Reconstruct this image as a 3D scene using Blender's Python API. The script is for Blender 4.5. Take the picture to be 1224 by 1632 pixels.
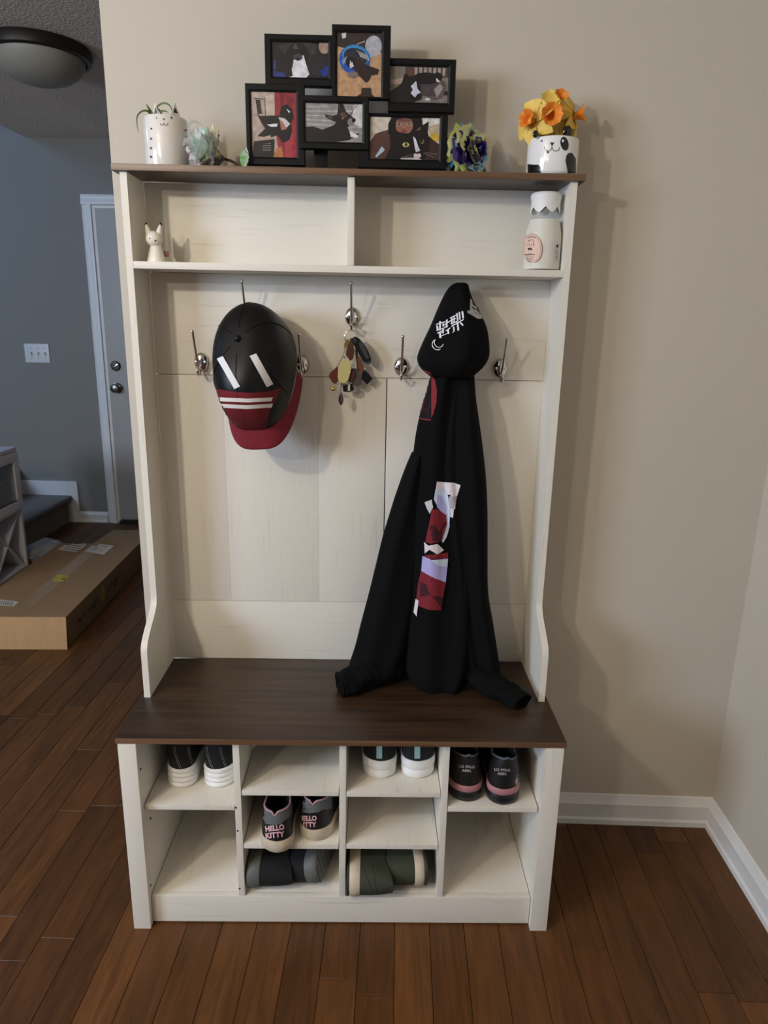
import bpy, bmesh, math, random
from math import sin, cos, pi, sqrt, radians
from mathutils import Vector, Matrix
from mathutils.bvhtree import BVHTree
from mathutils.geometry import tessellate_polygon

for o in list(bpy.data.objects):
    bpy.data.objects.remove(o)
SC = bpy.context.scene
COL = SC.collection
rnd = random.Random(7)

# ------------------------------------------------------------------ camera
F_PX = 1105.9635
CAM = Vector((0.0600683, -1.7344905, 1.4036457))
YAW, PITCH, ROLL = 0.0168, -0.2639, 0.0198
_fw = Vector((sin(YAW)*cos(PITCH), cos(YAW)*cos(PITCH), sin(PITCH)))
_rt = Vector((cos(YAW), -sin(YAW), 0))
_up = _rt.cross(_fw)
RT = cos(ROLL)*_rt + sin(ROLL)*_up
UP = -sin(ROLL)*_rt + cos(ROLL)*_up
FW = _fw
cd = bpy.data.cameras.new('camera')
cd.sensor_fit = 'VERTICAL'
cd.sensor_height = 36
cd.lens = F_PX*36/1632
cd.clip_start = 0.02
cam = bpy.data.objects.new('camera', cd)
COL.objects.link(cam)
cam.matrix_world = Matrix(((RT.x, UP.x, -FW.x, CAM.x), (RT.y, UP.y, -FW.y, CAM.y), (RT.z, UP.z, -FW.z, CAM.z), (0, 0, 0, 1)))
SC.camera = cam

# ------------------------------------------------------------------ world, lights, exposure
W = bpy.data.worlds.new('world')
SC.world = W
W.use_nodes = True
W.node_tree.nodes['Background'].inputs[0].default_value = (0.62, 0.72, 0.95, 1)
W.node_tree.nodes['Background'].inputs[1].default_value = 0.06

def lamp(name, loc, power, color, radius):
    l = bpy.data.lights.new(name, 'POINT')
    l.energy = power; l.color = color; l.shadow_soft_size = radius
    o = bpy.data.objects.new(name, l); COL.objects.link(o); o.location = loc
    return o

def window_light(name, loc, target, sx, sy, power, color):
    l = bpy.data.lights.new(name, 'AREA')
    l.shape = 'RECTANGLE'; l.size = sx; l.size_y = sy; l.energy = power; l.color = color
    o = bpy.data.objects.new(name, l); COL.objects.link(o); o.location = loc
    d = (Vector(target)-Vector(loc)).normalized()
    o.rotation_euler = d.to_track_quat('-Z', 'Y').to_euler()
    return o
WARM = (1.0, 0.91, 0.76)
lamp('ceiling_lamp_bulb', (-1.5, -3.0, 2.12), 34, WARM, 0.05)
lamp('ceiling_lamp_bulb', (-1.28, -1.78, 2.12), 48, WARM, 0.05)
window_light('window_daylight', (-3.5, -2.5, 1.85), (0.0, 0.0, 1.35), 1.2, 1.1, 108, (0.62, 0.76, 1.0))
window_light('stair_daylight', (-4.6, 1.4, 3.4), (-3.4, 2.9, 1.2), 1.0, 1.2, 40, (0.22, 0.52, 1.0))
SC.view_settings.view_transform = 'Standard'
SC.view_settings.look = 'None'
SC.view_settings.gamma = 1
SC.view_settings.use_curve_mapping = False
SC.view_settings.exposure = 0.0

# ------------------------------------------------------------------ helpers
def proj(P):
    d = Vector(P)-CAM; z = d.dot(FW)
    return (612+F_PX*d.dot(RT)/z, 816-F_PX*d.dot(UP)/z)

def px_ray(u, v):
    return (FW + RT*((u-612)/F_PX) - UP*((v-816)/F_PX)).normalized()

def at(u, v, ax, val):
    w = px_ray(u, v)
    return CAM + w*((val-CAM[ax])/w[ax])

def lin(r, g, b):
    f = lambda c: (c/255/12.92) if c/255 <= 0.04045 else ((c/255+0.055)/1.055)**2.4
    return (f(r), f(g), f(b), 1)

MATS = {}
def mat(name, col, rough=0.6, metal=0.0, bump=0.0, bscale=80, var=0.0, vscale=8, stretch=(1, 1, 1), spec=0.5, coat=0.0, trans=0.0, alpha=1.0, sheen=0.0, film=0.0, emis=None):
    if name in MATS: return MATS[name]
    m = bpy.data.materials.new(name); m.use_nodes = True
    nt = m.node_tree; N = nt.nodes; L = nt.links
    b = N['Principled BSDF']
    b.inputs['Base Color'].default_value = col
    b.inputs['Roughness'].default_value = rough
    b.inputs['Metallic'].default_value = metal
    b.inputs['Specular IOR Level'].default_value = spec
    b.inputs['Coat Weight'].default_value = coat
    b.inputs['Transmission Weight'].default_value = trans
    b.inputs['Alpha'].default_value = alpha
    b.inputs['Sheen Weight'].default_value = sheen
    if film:
        b.inputs['Thin Film Thickness'].default_value = film
        b.inputs['Thin Film IOR'].default_value = 1.6
    tc = N.new('ShaderNodeTexCoord'); mp = N.new('ShaderNodeMapping')
    mp.inputs['Scale'].default_value = stretch
    L.new(tc.outputs['Object'], mp.inputs['Vector'])
    if var:
        n = N.new('ShaderNodeTexNoise'); n.inputs['Scale'].default_value = vscale; n.inputs['Detail'].default_value = 6
        L.new(mp.outputs['Vector'], n.inputs['Vector'])
        r = N.new('ShaderNodeValToRGB')
        r.color_ramp.elements[0].position = 0.3; r.color_ramp.elements[1].position = 0.7
        r.color_ramp.elements[0].color = tuple(c*(1-var) for c in col[:3])+(1,)
        r.color_ramp.elements[1].color = tuple(min(1, c*(1+var*0.6)) for c in col[:3])+(1,)
        L.new(n.outputs['Fac'], r.inputs['Fac']); L.new(r.outputs['Color'], b.inputs['Base Color'])
    if bump:
        n2 = N.new('ShaderNodeTexNoise'); n2.inputs['Scale'].default_value = bscale; n2.inputs['Detail'].default_value = 4
        L.new(mp.outputs['Vector'], n2.inputs['Vector'])
        bp = N.new('ShaderNodeBump'); bp.inputs['Strength'].default_value = bump; bp.inputs['Distance'].default_value = 0.004
        L.new(n2.outputs['Fac'], bp.inputs['Height']); L.new(bp.outputs['Normal'], b.inputs['Normal'])
    MATS[name] = m
    return m

def attr_mat(name, rough=0.5, coat=0.0, spec=0.5):
    if name in MATS: return MATS[name]
    m = bpy.data.materials.new(name); m.use_nodes = True
    N = m.node_tree.nodes; b = N['Principled BSDF']
    a = N.new('ShaderNodeAttribute'); a.attribute_name = 'ink'
    m.node_tree.links.new(a.outputs['Color'], b.inputs['Base Color'])
    b.inputs['Roughness'].default_value = rough; b.inputs['Coat Weight'].default_value = coat
    b.inputs['Specular IOR Level'].default_value = spec
    MATS[name] = m
    return m

def plank_mat():
    m = bpy.data.materials.new('oak_floor'); m.use_nodes = True
    nt = m.node_tree; N = nt.nodes; L = nt.links; b = N['Principled BSDF']
    tone = N.new('ShaderNodeAttribute'); tone.attribute_name = 'tone'
    tc = N.new('ShaderNodeTexCoord')
    mul = N.new('ShaderNodeVectorMath'); mul.operation = 'SCALE'; mul.inputs[0].default_value = (3.7, 11.3, 5.1)
    L.new(tone.outputs['Fac'], mul.inputs['Scale'])
    add = N.new('ShaderNodeVectorMath'); add.operation = 'ADD'
    L.new(tc.outputs['Object'], add.inputs[0]); L.new(mul.outputs[0], add.inputs[1])
    mp = N.new('ShaderNodeMapping'); mp.inputs['Scale'].default_value = (14, 1.6, 1)
    L.new(add.outputs[0], mp.inputs['Vector'])
    n = N.new('ShaderNodeTexNoise'); n.inputs['Scale'].default_value = 2.2; n.inputs['Detail'].default_value = 8
    n.inputs['Distortion'].default_value = 1.2
    L.new(mp.outputs['Vector'], n.inputs['Vector'])
    mp2 = N.new('ShaderNodeMapping'); mp2.inputs['Scale'].default_value = (120, 4, 1)
    L.new(add.outputs[0], mp2.inputs['Vector'])
    n2 = N.new('ShaderNodeTexNoise'); n2.inputs['Scale'].default_value = 2.5; n2.inputs['Detail'].default_value = 5
    L.new(mp2.outputs['Vector'], n2.inputs['Vector'])
    ramp = N.new('ShaderNodeValToRGB')
    ramp.color_ramp.elements[0].position = 0.0; ramp.color_ramp.elements[0].color = (0.070, 0.026, 0.006, 1)
    ramp.color_ramp.elements[1].position = 1.0; ramp.color_ramp.elements[1].color = (0.168, 0.065, 0.016, 1)
    L.new(tone.outputs['Fac'], ramp.inputs['Fac'])
    g = N.new('ShaderNodeMapRange'); g.inputs['From Min'].default_value = 0.3; g.inputs['From Max'].default_value = 0.7
    g.inputs['To Min'].default_value = 0.62; g.inputs['To Max'].default_value = 1.12
    L.new(n.outputs['Fac'], g.inputs['Value'])
    g2 = N.new('ShaderNodeMapRange'); g2.inputs['From Min'].default_value = 0.35; g2.inputs['From Max'].default_value = 0.65
    g2.inputs['To Min'].default_value = 0.8; g2.inputs['To Max'].default_value = 1.05
    L.new(n2.outputs['Fac'], g2.inputs['Value'])
    mm = N.new('ShaderNodeMath'); mm.operation = 'MULTIPLY'
    L.new(g.outputs[0], mm.inputs[0]); L.new(g2.outputs[0], mm.inputs[1])
    sc = N.new('ShaderNodeVectorMath'); sc.operation = 'SCALE'
    L.new(ramp.outputs['Color'], sc.inputs[0]); L.new(mm.outputs[0], sc.inputs['Scale'])
    L.new(sc.outputs[0], b.inputs['Base Color'])
    b.inputs['Roughness'].default_value = 0.46; b.inputs['Specular IOR Level'].default_value = 0.35
    bp = N.new('ShaderNodeBump'); bp.inputs['Strength'].default_value = 0.12; bp.inputs['Distance'].default_value = 0.002
    L.new(n2.outputs['Fac'], bp.inputs['Height']); L.new(bp.outputs['Normal'], b.inputs['Normal'])
    return m

class MB:
    """collects shapes, linked as one mesh object"""
    def __init__(s): s.v = []; s.f = []; s.c = []
    def add(s, vs, fs, col=None):
        o = len(s.v); s.v += [tuple(x) for x in vs]; s.f += [tuple(i+o for i in f) for f in fs]
        s.c += [col]*len(fs)
        return s
    def box(s, x0, x1, y0, y1, z0, z1, bev=0.0, M=None):
        if bev <= 0:
            vs = [Vector(p) for p in ((x0,y0,z0),(x1,y0,z0),(x1,y1,z0),(x0,y1,z0),(x0,y0,z1),(x1,y0,z1),(x1,y1,z1),(x0,y1,z1))]
            fs = [(3,2,1,0),(4,5,6,7),(0,1,5,4),(1,2,6,5),(2,3,7,6),(3,0,4,7)]
        else:
            bm = bmesh.new(); bmesh.ops.create_cube(bm, size=1)
            for v in bm.verts:
                v.co = Vector(((x0+x1)/2+v.co.x*(x1-x0), (y0+y1)/2+v.co.y*(y1-y0), (z0+z1)/2+v.co.z*(z1-z0)))
            bmesh.ops.bevel(bm, geom=bm.edges[:], offset=bev, segments=2, profile=0.7, affect='EDGES')
            bm.verts.index_update()
            vs = [v.co.copy() for v in bm.verts]; fs = [tuple(v.index for v in f.verts) for f in bm.faces]; bm.free()
        if M is not None: vs = [M @ v for v in vs]
        return s.add(vs, fs)
    def tube(s, pts, r, seg=10, cap=True, closed=False, flat=1.0, ref=None):
        pts = [Vector(p) for p in pts]; n = len(pts)
        rs = r if isinstance(r, (list, tuple)) else [r]*n
        vs = []; fs = []
        nrm = None
        for i, p in enumerate(pts):
            if closed: t = (pts[(i+1) % n]-pts[i-1]).normalized()
            else: t = (pts[min(i+1, n-1)]-pts[max(i-1, 0)]).normalized()
            if nrm is None:
                a = Vector(ref) if ref else (Vector((0,0,1)) if abs(t.z) < 0.9 else Vector((1,0,0)))
                nrm = (a-t*a.dot(t)).normalized()
            else:
                nrm = (nrm-t*nrm.dot(t)).normalized()
            bn = t.cross(nrm)
            for k in range(seg):
                a = 2*pi*k/seg
                vs.append(p+rs[i]*(cos(a)*nrm*flat+sin(a)*bn))
        m = n if closed else n-1
        for i in range(m):
            j = (i+1) % n
            for k in range(seg):
                fs.append((i*seg+k, i*seg+(k+1) % seg, j*seg+(k+1) % seg, j*seg+k))
        if cap and not closed:
            fs.append(tuple(range(seg))[::-1]); fs.append(tuple((n-1)*seg+k for k in range(seg)))
        return s.add(vs, fs)
    def lathe(s, prof, seg=40, c=(0,0,0), cap0=True, cap1=True, sx=1, sy=1):
        vs = []; fs = []
        for r, z in prof:
            for k in range(seg):
                a = 2*pi*k/seg
                vs.append((c[0]+r*cos(a)*sx, c[1]+r*sin(a)*sy, c[2]+z))
        for i in range(len(prof)-1):
            for k in range(seg):
                fs.append((i*seg+k, i*seg+(k+1) % seg, (i+1)*seg+(k+1) % seg, (i+1)*seg+k))
        if cap0: fs.append(tuple(range(seg))[::-1])
        if cap1: fs.append(tuple((len(prof)-1)*seg+k for k in range(seg)))
        return s.add(vs, fs)
    def prism(s, poly, axis, a, b):
        """extrude 2D polygon along axis from a to b"""
        n = len(poly)
        def P(p, w): return {0: (w, p[0], p[1]), 1: (p[0], w, p[1]), 2: (p[0], p[1], w)}[axis]
        vs = [P(p, a) for p in poly]+[P(p, b) for p in poly]
        tri = tessellate_polygon([[Vector((p[0], p[1], 0)) for p in poly]])
        fs = [tuple(t) for t in tri]+[tuple(i+n for i in t[::-1]) for t in tri]
        fs += [(i, (i+1) % n, (i+1) % n+n, i+n) for i in range(n)]
        return s.add(vs, fs)
    def ball(s, c, rx, ry=None, rz=None, seg=16, rings=10, M=None):
        ry = ry or rx; rz = rz or rx; vs = []; fs = []
        for i in range(rings+1):
            t = pi*i/rings
            for k in range(seg):
                a = 2*pi*k/seg
                vs.append(Vector((rx*sin(t)*cos(a), ry*sin(t)*sin(a), -rz*cos(t))))
        for i in range(rings):
            for k in range(seg):
                fs.append((i*seg+k, i*seg+(k+1) % seg, (i+1)*seg+(k+1) % seg, (i+1)*seg+k))
        c = Vector(c)
        vs = [((M @ v) if M else v)+c for v in vs]
        return s.add(vs, fs)
    def build(s, name, m, parent=None, smooth=True, ang=35, xf=None, weld=True):
        me = bpy.data.meshes.new(name)
        vs = s.v if xf is None else [tuple(xf @ Vector(p)) for p in s.v]
        me.from_pydata(vs, [], s.f)
        ink = any(c is not None for c in s.c)
        if ink:
            a = me.attributes.new('ink', 'FLOAT_COLOR', 'FACE')
            for i, c in enumerate(s.c): a.data[i].color = c
        bm = bmesh.new(); bm.from_mesh(me)
        if weld and not ink: bmesh.ops.remove_doubles(bm, verts=bm.verts, dist=1e-6)
        if not ink: bmesh.ops.recalc_face_normals(bm, faces=bm.faces)
        bm.to_mesh(me); bm.free()
        if smooth:
            me.polygons.foreach_set('use_smooth', [True]*len(me.polygons))
            me.set_sharp_from_angle(angle=radians(ang))
        me.materials.append(m)
        o = bpy.data.objects.new(name, me); COL.objects.link(o)
        if parent is not None: o.parent = parent
        return o

def tag(o, label=None, cat=None, group=None, kind=None):
    if label: o['label'] = label
    if cat: o['category'] = cat
    if group: o['group'] = group
    if kind: o['kind'] = kind
    return o

def thing(name, label, cat, loc=(0,0,0), rot=(0,0,0), group=None):
    o = bpy.data.objects.new(name, None); COL.objects.link(o)
    o.empty_display_size = 0.05
    o.location = loc; o.rotation_euler = rot
    return tag(o, label, cat, group)

def pbox(name, m, parent, x0, x1, y0, y1, z0, z1, bev=0.001, label=None):
    o = MB().box(x0, x1, y0, y1, z0, z1, bev).build(name, m, parent)
    if label: o['label'] = label
    return o

def bvh_of(objs):
    bpy.context.view_layer.update()
    V = []; P = []
    for o in objs:
        k = len(V); V += [o.matrix_world @ v.co for v in o.data.vertices]
        P += [tuple(i+k for i in p.vertices) for p in o.data.polygons]
    return BVHTree.FromPolygons(V, P)

def fine_poly(poly, step):
    """triangulated fill of a 2D polygon with edges no longer than step"""
    bm = bmesh.new()
    pts = []
    n = len(poly)
    for i in range(n):
        a = Vector(poly[i]); b = Vector(poly[(i+1) % n])
        k = max(1, int((b-a).length/step))
        for j in range(k): pts.append(a+(b-a)*(j/k))
    vs = [bm.verts.new((p[0], p[1], 0)) for p in pts]
    for t in tessellate_polygon([[Vector((p[0], p[1], 0)) for p in pts]]):
        try: bm.faces.new([vs[i] for i in t])
        except ValueError: pass
    for it in range(4):
        es = [e for e in bm.edges if e.calc_length() > step*1.5]
        if not es: break
        bmesh.ops.subdivide_edges(bm, edges=es, cuts=1)
        bmesh.ops.triangulate(bm, faces=bm.faces[:])
    bm.verts.index_update()
    V = [(v.co.x, v.co.y) for v in bm.verts]; Fc = [tuple(v.index for v in f.verts) for f in bm.faces]
    bm.free()
    return V, Fc

class Print:
    """flat ink laid onto the surface of a thing, each shape given where it is seen in the photograph"""
    def __init__(s, objs, parent, lift=0.0006):
        s.bvh = bvh_of(objs); s.parent = parent; s.inv = parent.matrix_world.inverted(); s.mb = MB(); s.lift = lift; s.n = 0; s.maxe = .04; s.inc = .00012
    def put(s, V, Fc, col, lift=None):
        P = []
        l = s.lift+s.inc*s.n if lift is None else lift
        for u, v in V:
            r = px_ray(u, v)
            h = s.bvh.ray_cast(CAM, r)
            if h[0] is None: P.append(None); continue
            nn = h[1]
            if nn.dot(r) > 0: nn = -nn
            P.append(s.inv @ (h[0]+nn*l))
        keep = []
        for f in Fc:
            q = [P[i] for i in f]
            if any(x is None for x in q): continue
            if max((q[i]-q[i-1]).length for i in range(len(q))) > s.maxe: continue
            keep.append(f)
        ids = sorted({i for f in keep for i in f}); mp = {i: k for k, i in enumerate(ids)}
        s.mb.add([P[i] for i in ids], [tuple(mp[i] for i in f) for f in keep], col)
        s.n += 1
        return s
    def poly(s, pts, col, step=3.0): 
        V, Fc = fine_poly(pts, step); return s.put(V, Fc, col)
    def line(s, pts, w, col, step=3.0):
        for a, b in zip(pts[:-1], pts[1:]):
            a = Vector(a); b = Vector(b); d = (b-a).normalized(); nn = Vector((-d.y, d.x))*w/2
            V, Fc = fine_poly([a+nn-d*w*.2, b+nn+d*w*.2, b-nn+d*w*.2, a-nn-d*w*.2], step); s.n -= 1; s.put(V, Fc, col)
        s.n += 1
        return s
    def oval(s, c, rx, ry, col, rot=0, n=20, step=3.0):
        return s.poly([(c[0]+rx*cos(a)*cos(rot)-ry*sin(a)*sin(rot), c[1]+rx*cos(a)*sin(rot)+ry*sin(a)*cos(rot)) for a in [2*pi*k/n for k in range(n)]], col, step)
    def text(s, txt, c, size, col, rot=0, bold=0.0, sx=1.0, skew=0.0):
        for V, Fc in text_mesh(txt, bold):
            Q = []
            for x, y in V:
                x *= size*sx; y *= -size; x += skew*y
                Q.append((c[0]+x*cos(rot)-y*sin(rot), c[1]+x*sin(rot)+y*cos(rot)))
            s.put(Q, Fc, col)
        return s
    def build(s, name, m, label=None):
        o = s.mb.build(name, m, s.parent, smooth=False)
        if label: o['label'] = label
        return o

def text_mesh(txt, bold=0.0):
    cu = bpy.data.curves.new('lettering', 'FONT'); cu.body = txt; cu.align_x = 'CENTER'; cu.align_y = 'CENTER'
    cu.offset = bold; cu.resolution_u = 3
    o = bpy.data.objects.new('lettering', cu); COL.objects.link(o)
    dg = bpy.context.evaluated_depsgraph_get()
    me = bpy.data.meshes.new_from_object(o.evaluated_get(dg))
    V = [(v.co.x, v.co.y) for v in me.vertices]; Fc = [tuple(p.vertices) for p in me.polygons]
    bpy.data.objects.remove(o); bpy.data.curves.remove(cu); bpy.data.meshes.remove(me)
    return [(V, Fc)]

def catmull(P, n):
    out = []
    m = len(P)
    for i in range(m-1):
        p0, p1, p2, p3 = P[max(i-1, 0)], P[i], P[i+1], P[min(i+2, m-1)]
        for k in range(n):
            t = k/n
            out.append(tuple(0.5*((2*b)+(-a+c)*t+(2*a-5*b+4*c-d)*t*t+(-a+3*b-3*c+d)*t**3) for a, b, c, d in zip(p0, p1, p2, p3)))
    out.append(tuple(P[-1]))
    return out

BLACK = lin(14, 14, 15); WHITE = lin(238, 238, 236)
ink_cloth = attr_mat('ink_on_cloth', 0.7, 0, 0.2)
ink_gloss = attr_mat('ink_glossy', 0.3, 0.3)
ink_paper = attr_mat('ink_on_paper', 0.6)

# ------------------------------------------------------------------ the room (its own frame: turned a little against the hall tree)
RA = -0.037; RPV = Vector((0.6, 0.005, 0))
RM = Matrix.Translation(RPV) @ Matrix.Rotation(RA, 4, 'Z')
def room(o):
    o.location = RPV; o.rotation_euler = (0, 0, RA); return o
def r2w(x, y, z=0): return RM @ Vector((x, y, z))
def w2r(p): return RM.inverted() @ Vector(p)

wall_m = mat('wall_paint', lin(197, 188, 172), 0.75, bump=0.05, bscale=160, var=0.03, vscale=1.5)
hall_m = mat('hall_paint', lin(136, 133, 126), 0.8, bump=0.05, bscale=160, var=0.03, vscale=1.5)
trim_m = mat('trim_paint', lin(228, 226, 222), 0.4, var=0.02)
ceil_m = mat('textured_ceiling', lin(232, 220, 206), 0.95, bump=1.0, bscale=95, var=0.16, vscale=95)
WL, WR, FAR, CEIL = -1.163, 0.462, 2.965, 2.487
struct = lambda o, label, cat: tag(o, label, cat, None, 'structure')
struct(room(MB().box(WL, WR+0.12, 0, 0.115, 0, CEIL).build('wall_back', wall_m)), 'greige painted wall behind the hall tree', 'wall')
struct(room(MB().box(WR, WR+0.12, -4.2, 0, 0, CEIL).build('wall_right', wall_m)), 'greige painted side wall at the right', 'wall')
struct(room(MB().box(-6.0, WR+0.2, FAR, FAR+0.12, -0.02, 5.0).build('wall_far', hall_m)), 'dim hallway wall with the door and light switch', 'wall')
struct(room(MB().box(-2.85, WR+0.2, -4.2, FAR, CEIL, CEIL+0.15).build('ceiling', ceil_m)), 'rough textured ceiling over room and hallway', 'ceiling')

# floor
plank_m = plank_mat()
fl = struct(room(MB().box(-6.0, WR+0.3, -4.2, FAR+0.02, -0.05, -0.004).build('floor', mat('subfloor', (0.02, 0.009, 0.004, 1), 0.9))), 'reddish brown strip wood floor', 'floor')
PW = 0.0832
allp = []
x = WR-0.003
while x > -4.2:
    y = -3.0 - rnd.random()*0.7
    while y < FAR:
        ln = rnd.uniform(0.35, 1.15)
        allp.append((x-PW, x, y, min(y+ln, FAR), rnd.betavariate(2.2, 2.4)))
        y += ln
    x -= PW
def plank_geo(p):
    x0, x1, y0, y1, t = p
    g = 0.0005; c = 0.0011
    x0 += g; x1 -= g; y0 += g; y1 -= g
    vs = [(x0,y0,-.004),(x1,y0,-.004),(x1,y1,-.004),(x0,y1,-.004),(x0,y0,-.0011),(x1,y0,-.0011),(x1,y1,-.0011),(x0,y1,-.0011),
          (x0+c,y0+c,0),(x1-c,y0+c,0),(x1-c,y1-c,0),(x0+c,y1-c,0)]
    fs = [(0,1,5,4),(1,2,6,5),(2,3,7,6),(3,0,4,7),(4,5,9,8),(5,6,10,9),(6,7,11,10),(7,4,8,11),(8,9,10,11)]
    return vs, fs
def visible(p):
    x0, x1, y0, y1, t = p
    if y0 > 0.1 and x0 > -1.1: return False
    if y1 < -0.95: return False
    if x1 < -3.0: return False
    cy = max(min((y0+y1)/2, y1), y0)
    # rough view wedge widened by a step to each side
    for yy in (y0, cy, y1):
        w = r2w(x1, yy); d = w-CAM; z = d.dot(FW)
        if z > 0.2:
            u = 612+F_PX*d.dot(RT)/z
            if -420 < u < 1650: return True
    return False
vis = sorted([p for p in allp if visible(p)], key=lambda p: (r2w((p[0]+p[1])/2, (p[2]+p[3])/2)-CAM).length)
near = vis[:290]; ns = set(near)
def plank_obj(ps, name):
    V = []; Fc = []; T = []
    for p in ps:
        v, f = plank_geo(p); k = len(V); V += v; Fc += [tuple(i+k for i in q) for q in f]; T += [p[4]]*len(f)
    me = bpy.data.meshes.new(name); me.from_pydata(V, [], Fc)
    a = me.attributes.new('tone', 'FLOAT', 'FACE'); a.data.foreach_set('value', T)
    me.materials.append(plank_m)
    o = bpy.data.objects.new(name, me); COL.objects.link(o); o.parent = fl
    return o
for p in near: plank_obj([p], 'floor_plank')
plank_obj([p for p in allp if p not in ns], 'outer_floor_planks')['kind'] = 'stuff'

# baseboards: moulded profile (distance from wall, height)
BB = [(0, 0), (.016, 0), (.016, .016), (.012, .022), (.0115, .060), (.0125, .066), (.009, .074), (.006, .086), (.0045, .092), (0, .094)]
def bb_x(name, x0, x1, ywall, label, H=1.0):
    o = MB().prism([(ywall-d, z*H) for d, z in BB], 0, x0, x1).build(name, trim_m, ang=25)
    return struct(room(o), label, 'baseboard')
bb_x('baseboard_back', WL, WR-0.0005, 0, 'white moulded baseboard along the wall behind the hall tree')
o = MB().prism([(WR-d, z) for d, z in BB], 1, -3.6, 0).build('baseboard_right', trim_m, ang=25)
struct(room(o), 'white moulded baseboard along the right side wall', 'baseboard')
o = MB().prism([(WL-d, z) for d, z in BB], 1, 0.0, 0.115).build('baseboard_end', trim_m, ang=25)
struct(room(o), 'short white baseboard on the end of the wall', 'baseboard')
bb_x('baseboard_far', -2.735, -2.536, FAR, 'short white baseboard between stair skirting and door', 0.82)
# skirting beside the stair
sk = [(-2.735, 0), (-2.735, .285), (-2.745, .296), (-3.2, .296), (-3.55, .50), (-4.0, .80), (-4.0, .3), (-3.0, 0)]
struct(room(MB().prism(sk, 1, FAR-.016, FAR).build('trim_1', trim_m)), 'white skirting board stepping up beside the carpeted stair', 'trim')

# carpeted stair
carpet = mat('carpet', lin(118, 106, 92), 1.0, bump=0.6, bscale=420, var=0.25, vscale=260, sheen=0.2)
st = tag(room(bpy.data.objects.new('carpeted_stair', None)), 'taupe carpeted stair with rounded nosing rising behind the white cabinet', 'stairs')
COL.objects.link(st); st['kind'] = 'structure'
for i in range(4):
    fx = -2.815-(0 if i == 0 else .36+.26*(i-1)); zt = 0.195*(i+1); zb = zt-.195
    prof = [(fx, zb), (fx, zt-.038)]
    for k in range(9):
        a = -pi/2+pi*k/8
        prof.append((fx+.022+.019*cos(a), zt-.019+.019*sin(a)))
    prof += [(fx-.38, zt), (fx-.38, zb)]
    MB().prism(prof, 1, 2.02, FAR-.017).build('step', carpet, st, ang=50)

# door in the far wall
dm = mat('door_paint', lin(172, 166, 158), 0.45, var=0.02)
steel = mat('satin_nickel', lin(120, 118, 112), 0.28, 1.0)
chrome = mat('chrome', lin(214, 210, 204), 0.12, 1.0)
door = room(MB().box(-2.449, -1.64, FAR-.012, FAR-.001, .03, 2.082, .002).build('door_1', dm))
struct(door, 'plain pale hallway door with knob and deadbolt', 'door')
cas = MB()
CP = [(0, 0), (.018, .004), (.018, .02), (.013, .03), (.012, .048), (.015, .056), (.009, .064), (0, .066)]
cas.prism([(-2.468-b, FAR-a) for a, b in CP], 2, 0, 2.105)
cas.prism([(-1.62+b, FAR-a) for a, b in CP], 2, 0, 2.105)
cas.prism([(FAR-a, 2.10+b) for a, b in CP], 0, -2.534, -1.554)
cas.build('door_casing', trim_m, door, ang=25)
MB().box(-2.468, -2.4495, FAR-.006, FAR-.0005, 0, 2.1).box(-2.4495, -1.62, FAR-.006, FAR-.0005, 2.083, 2.1).build('door_jamb', trim_m, door)
MB().box(-2.449, -1.62, FAR-.03, FAR-.0005, 0, .022, .003).build('threshold', steel, door)
def yl(mb, prof, cx, cz, y0, seg=24):
    vs = []; fs = []
    for r, d in prof:
        for k in range(seg):
            a = 2*pi*k/seg; vs.append((cx+r*cos(a), y0-d, cz+r*sin(a)))
    for i in range(len(prof)-1):
        for k in range(seg): fs.append((i*seg+k, i*seg+(k+1) % seg, (i+1)*seg+(k+1) % seg, (i+1)*seg+k))
    fs.append(tuple((len(prof)-1)*seg+k for k in range(seg)))
    return mb.add(vs, fs)
yl(MB(), [(.034, 0), (.034, .006), (.028, .01), (.013, .014), (.012, .03), (.022, .036), (.029, .046), (.030, .056), (.024, .066), (.008, .070)], -2.392, .955, FAR-.012).build('door_knob', steel, door)['label'] = 'dark nickel door knob'
db_ = yl(MB(), [(.033, 0), (.033, .008), (.028, .014), (.004, .015)], -2.392, 1.10, FAR-.012).build('deadbolt', mat('dark_nickel', lin(62, 60, 56), 0.35, 1.0), door)
tb = MB().box(-.026, .026, -.005, .005, -.0045, .0045, .002, Matrix.Translation((-2.392, FAR-.03, 1.10)) @ Matrix.Rotation(radians(-28), 4, 'Y')).build('thumb_turn', chrome, db_)

# light switch plate
sw = thing('light_switch', 'pale three gang switch plate on the blue lit hallway wall', 'light switch', r2w(-2.923, FAR, 1.172), (0, 0, RA))
plate_m = mat('switch_plastic', lin(214, 214, 212), 0.4)
pbox('plate', plate_m, sw, -.083, .083, -.006, 0, -.062, .062, .003)
for k in (-1, 0, 1):
    MB().box(-.005, .005, -.016, -.004, -.012, .012, .002, Matrix.Translation((k*.046+.008, 0, 0)) @ Matrix.Rotation(radians(18), 4, 'X')).build('toggle', plate_m, sw)
    for z in (-.032, .032):
        yl(MB(), [(.003, 0), (.003, .0015), (.0015, .002)], k*.046+.008, z, -.006, 10).build('screw', steel, sw)

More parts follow.
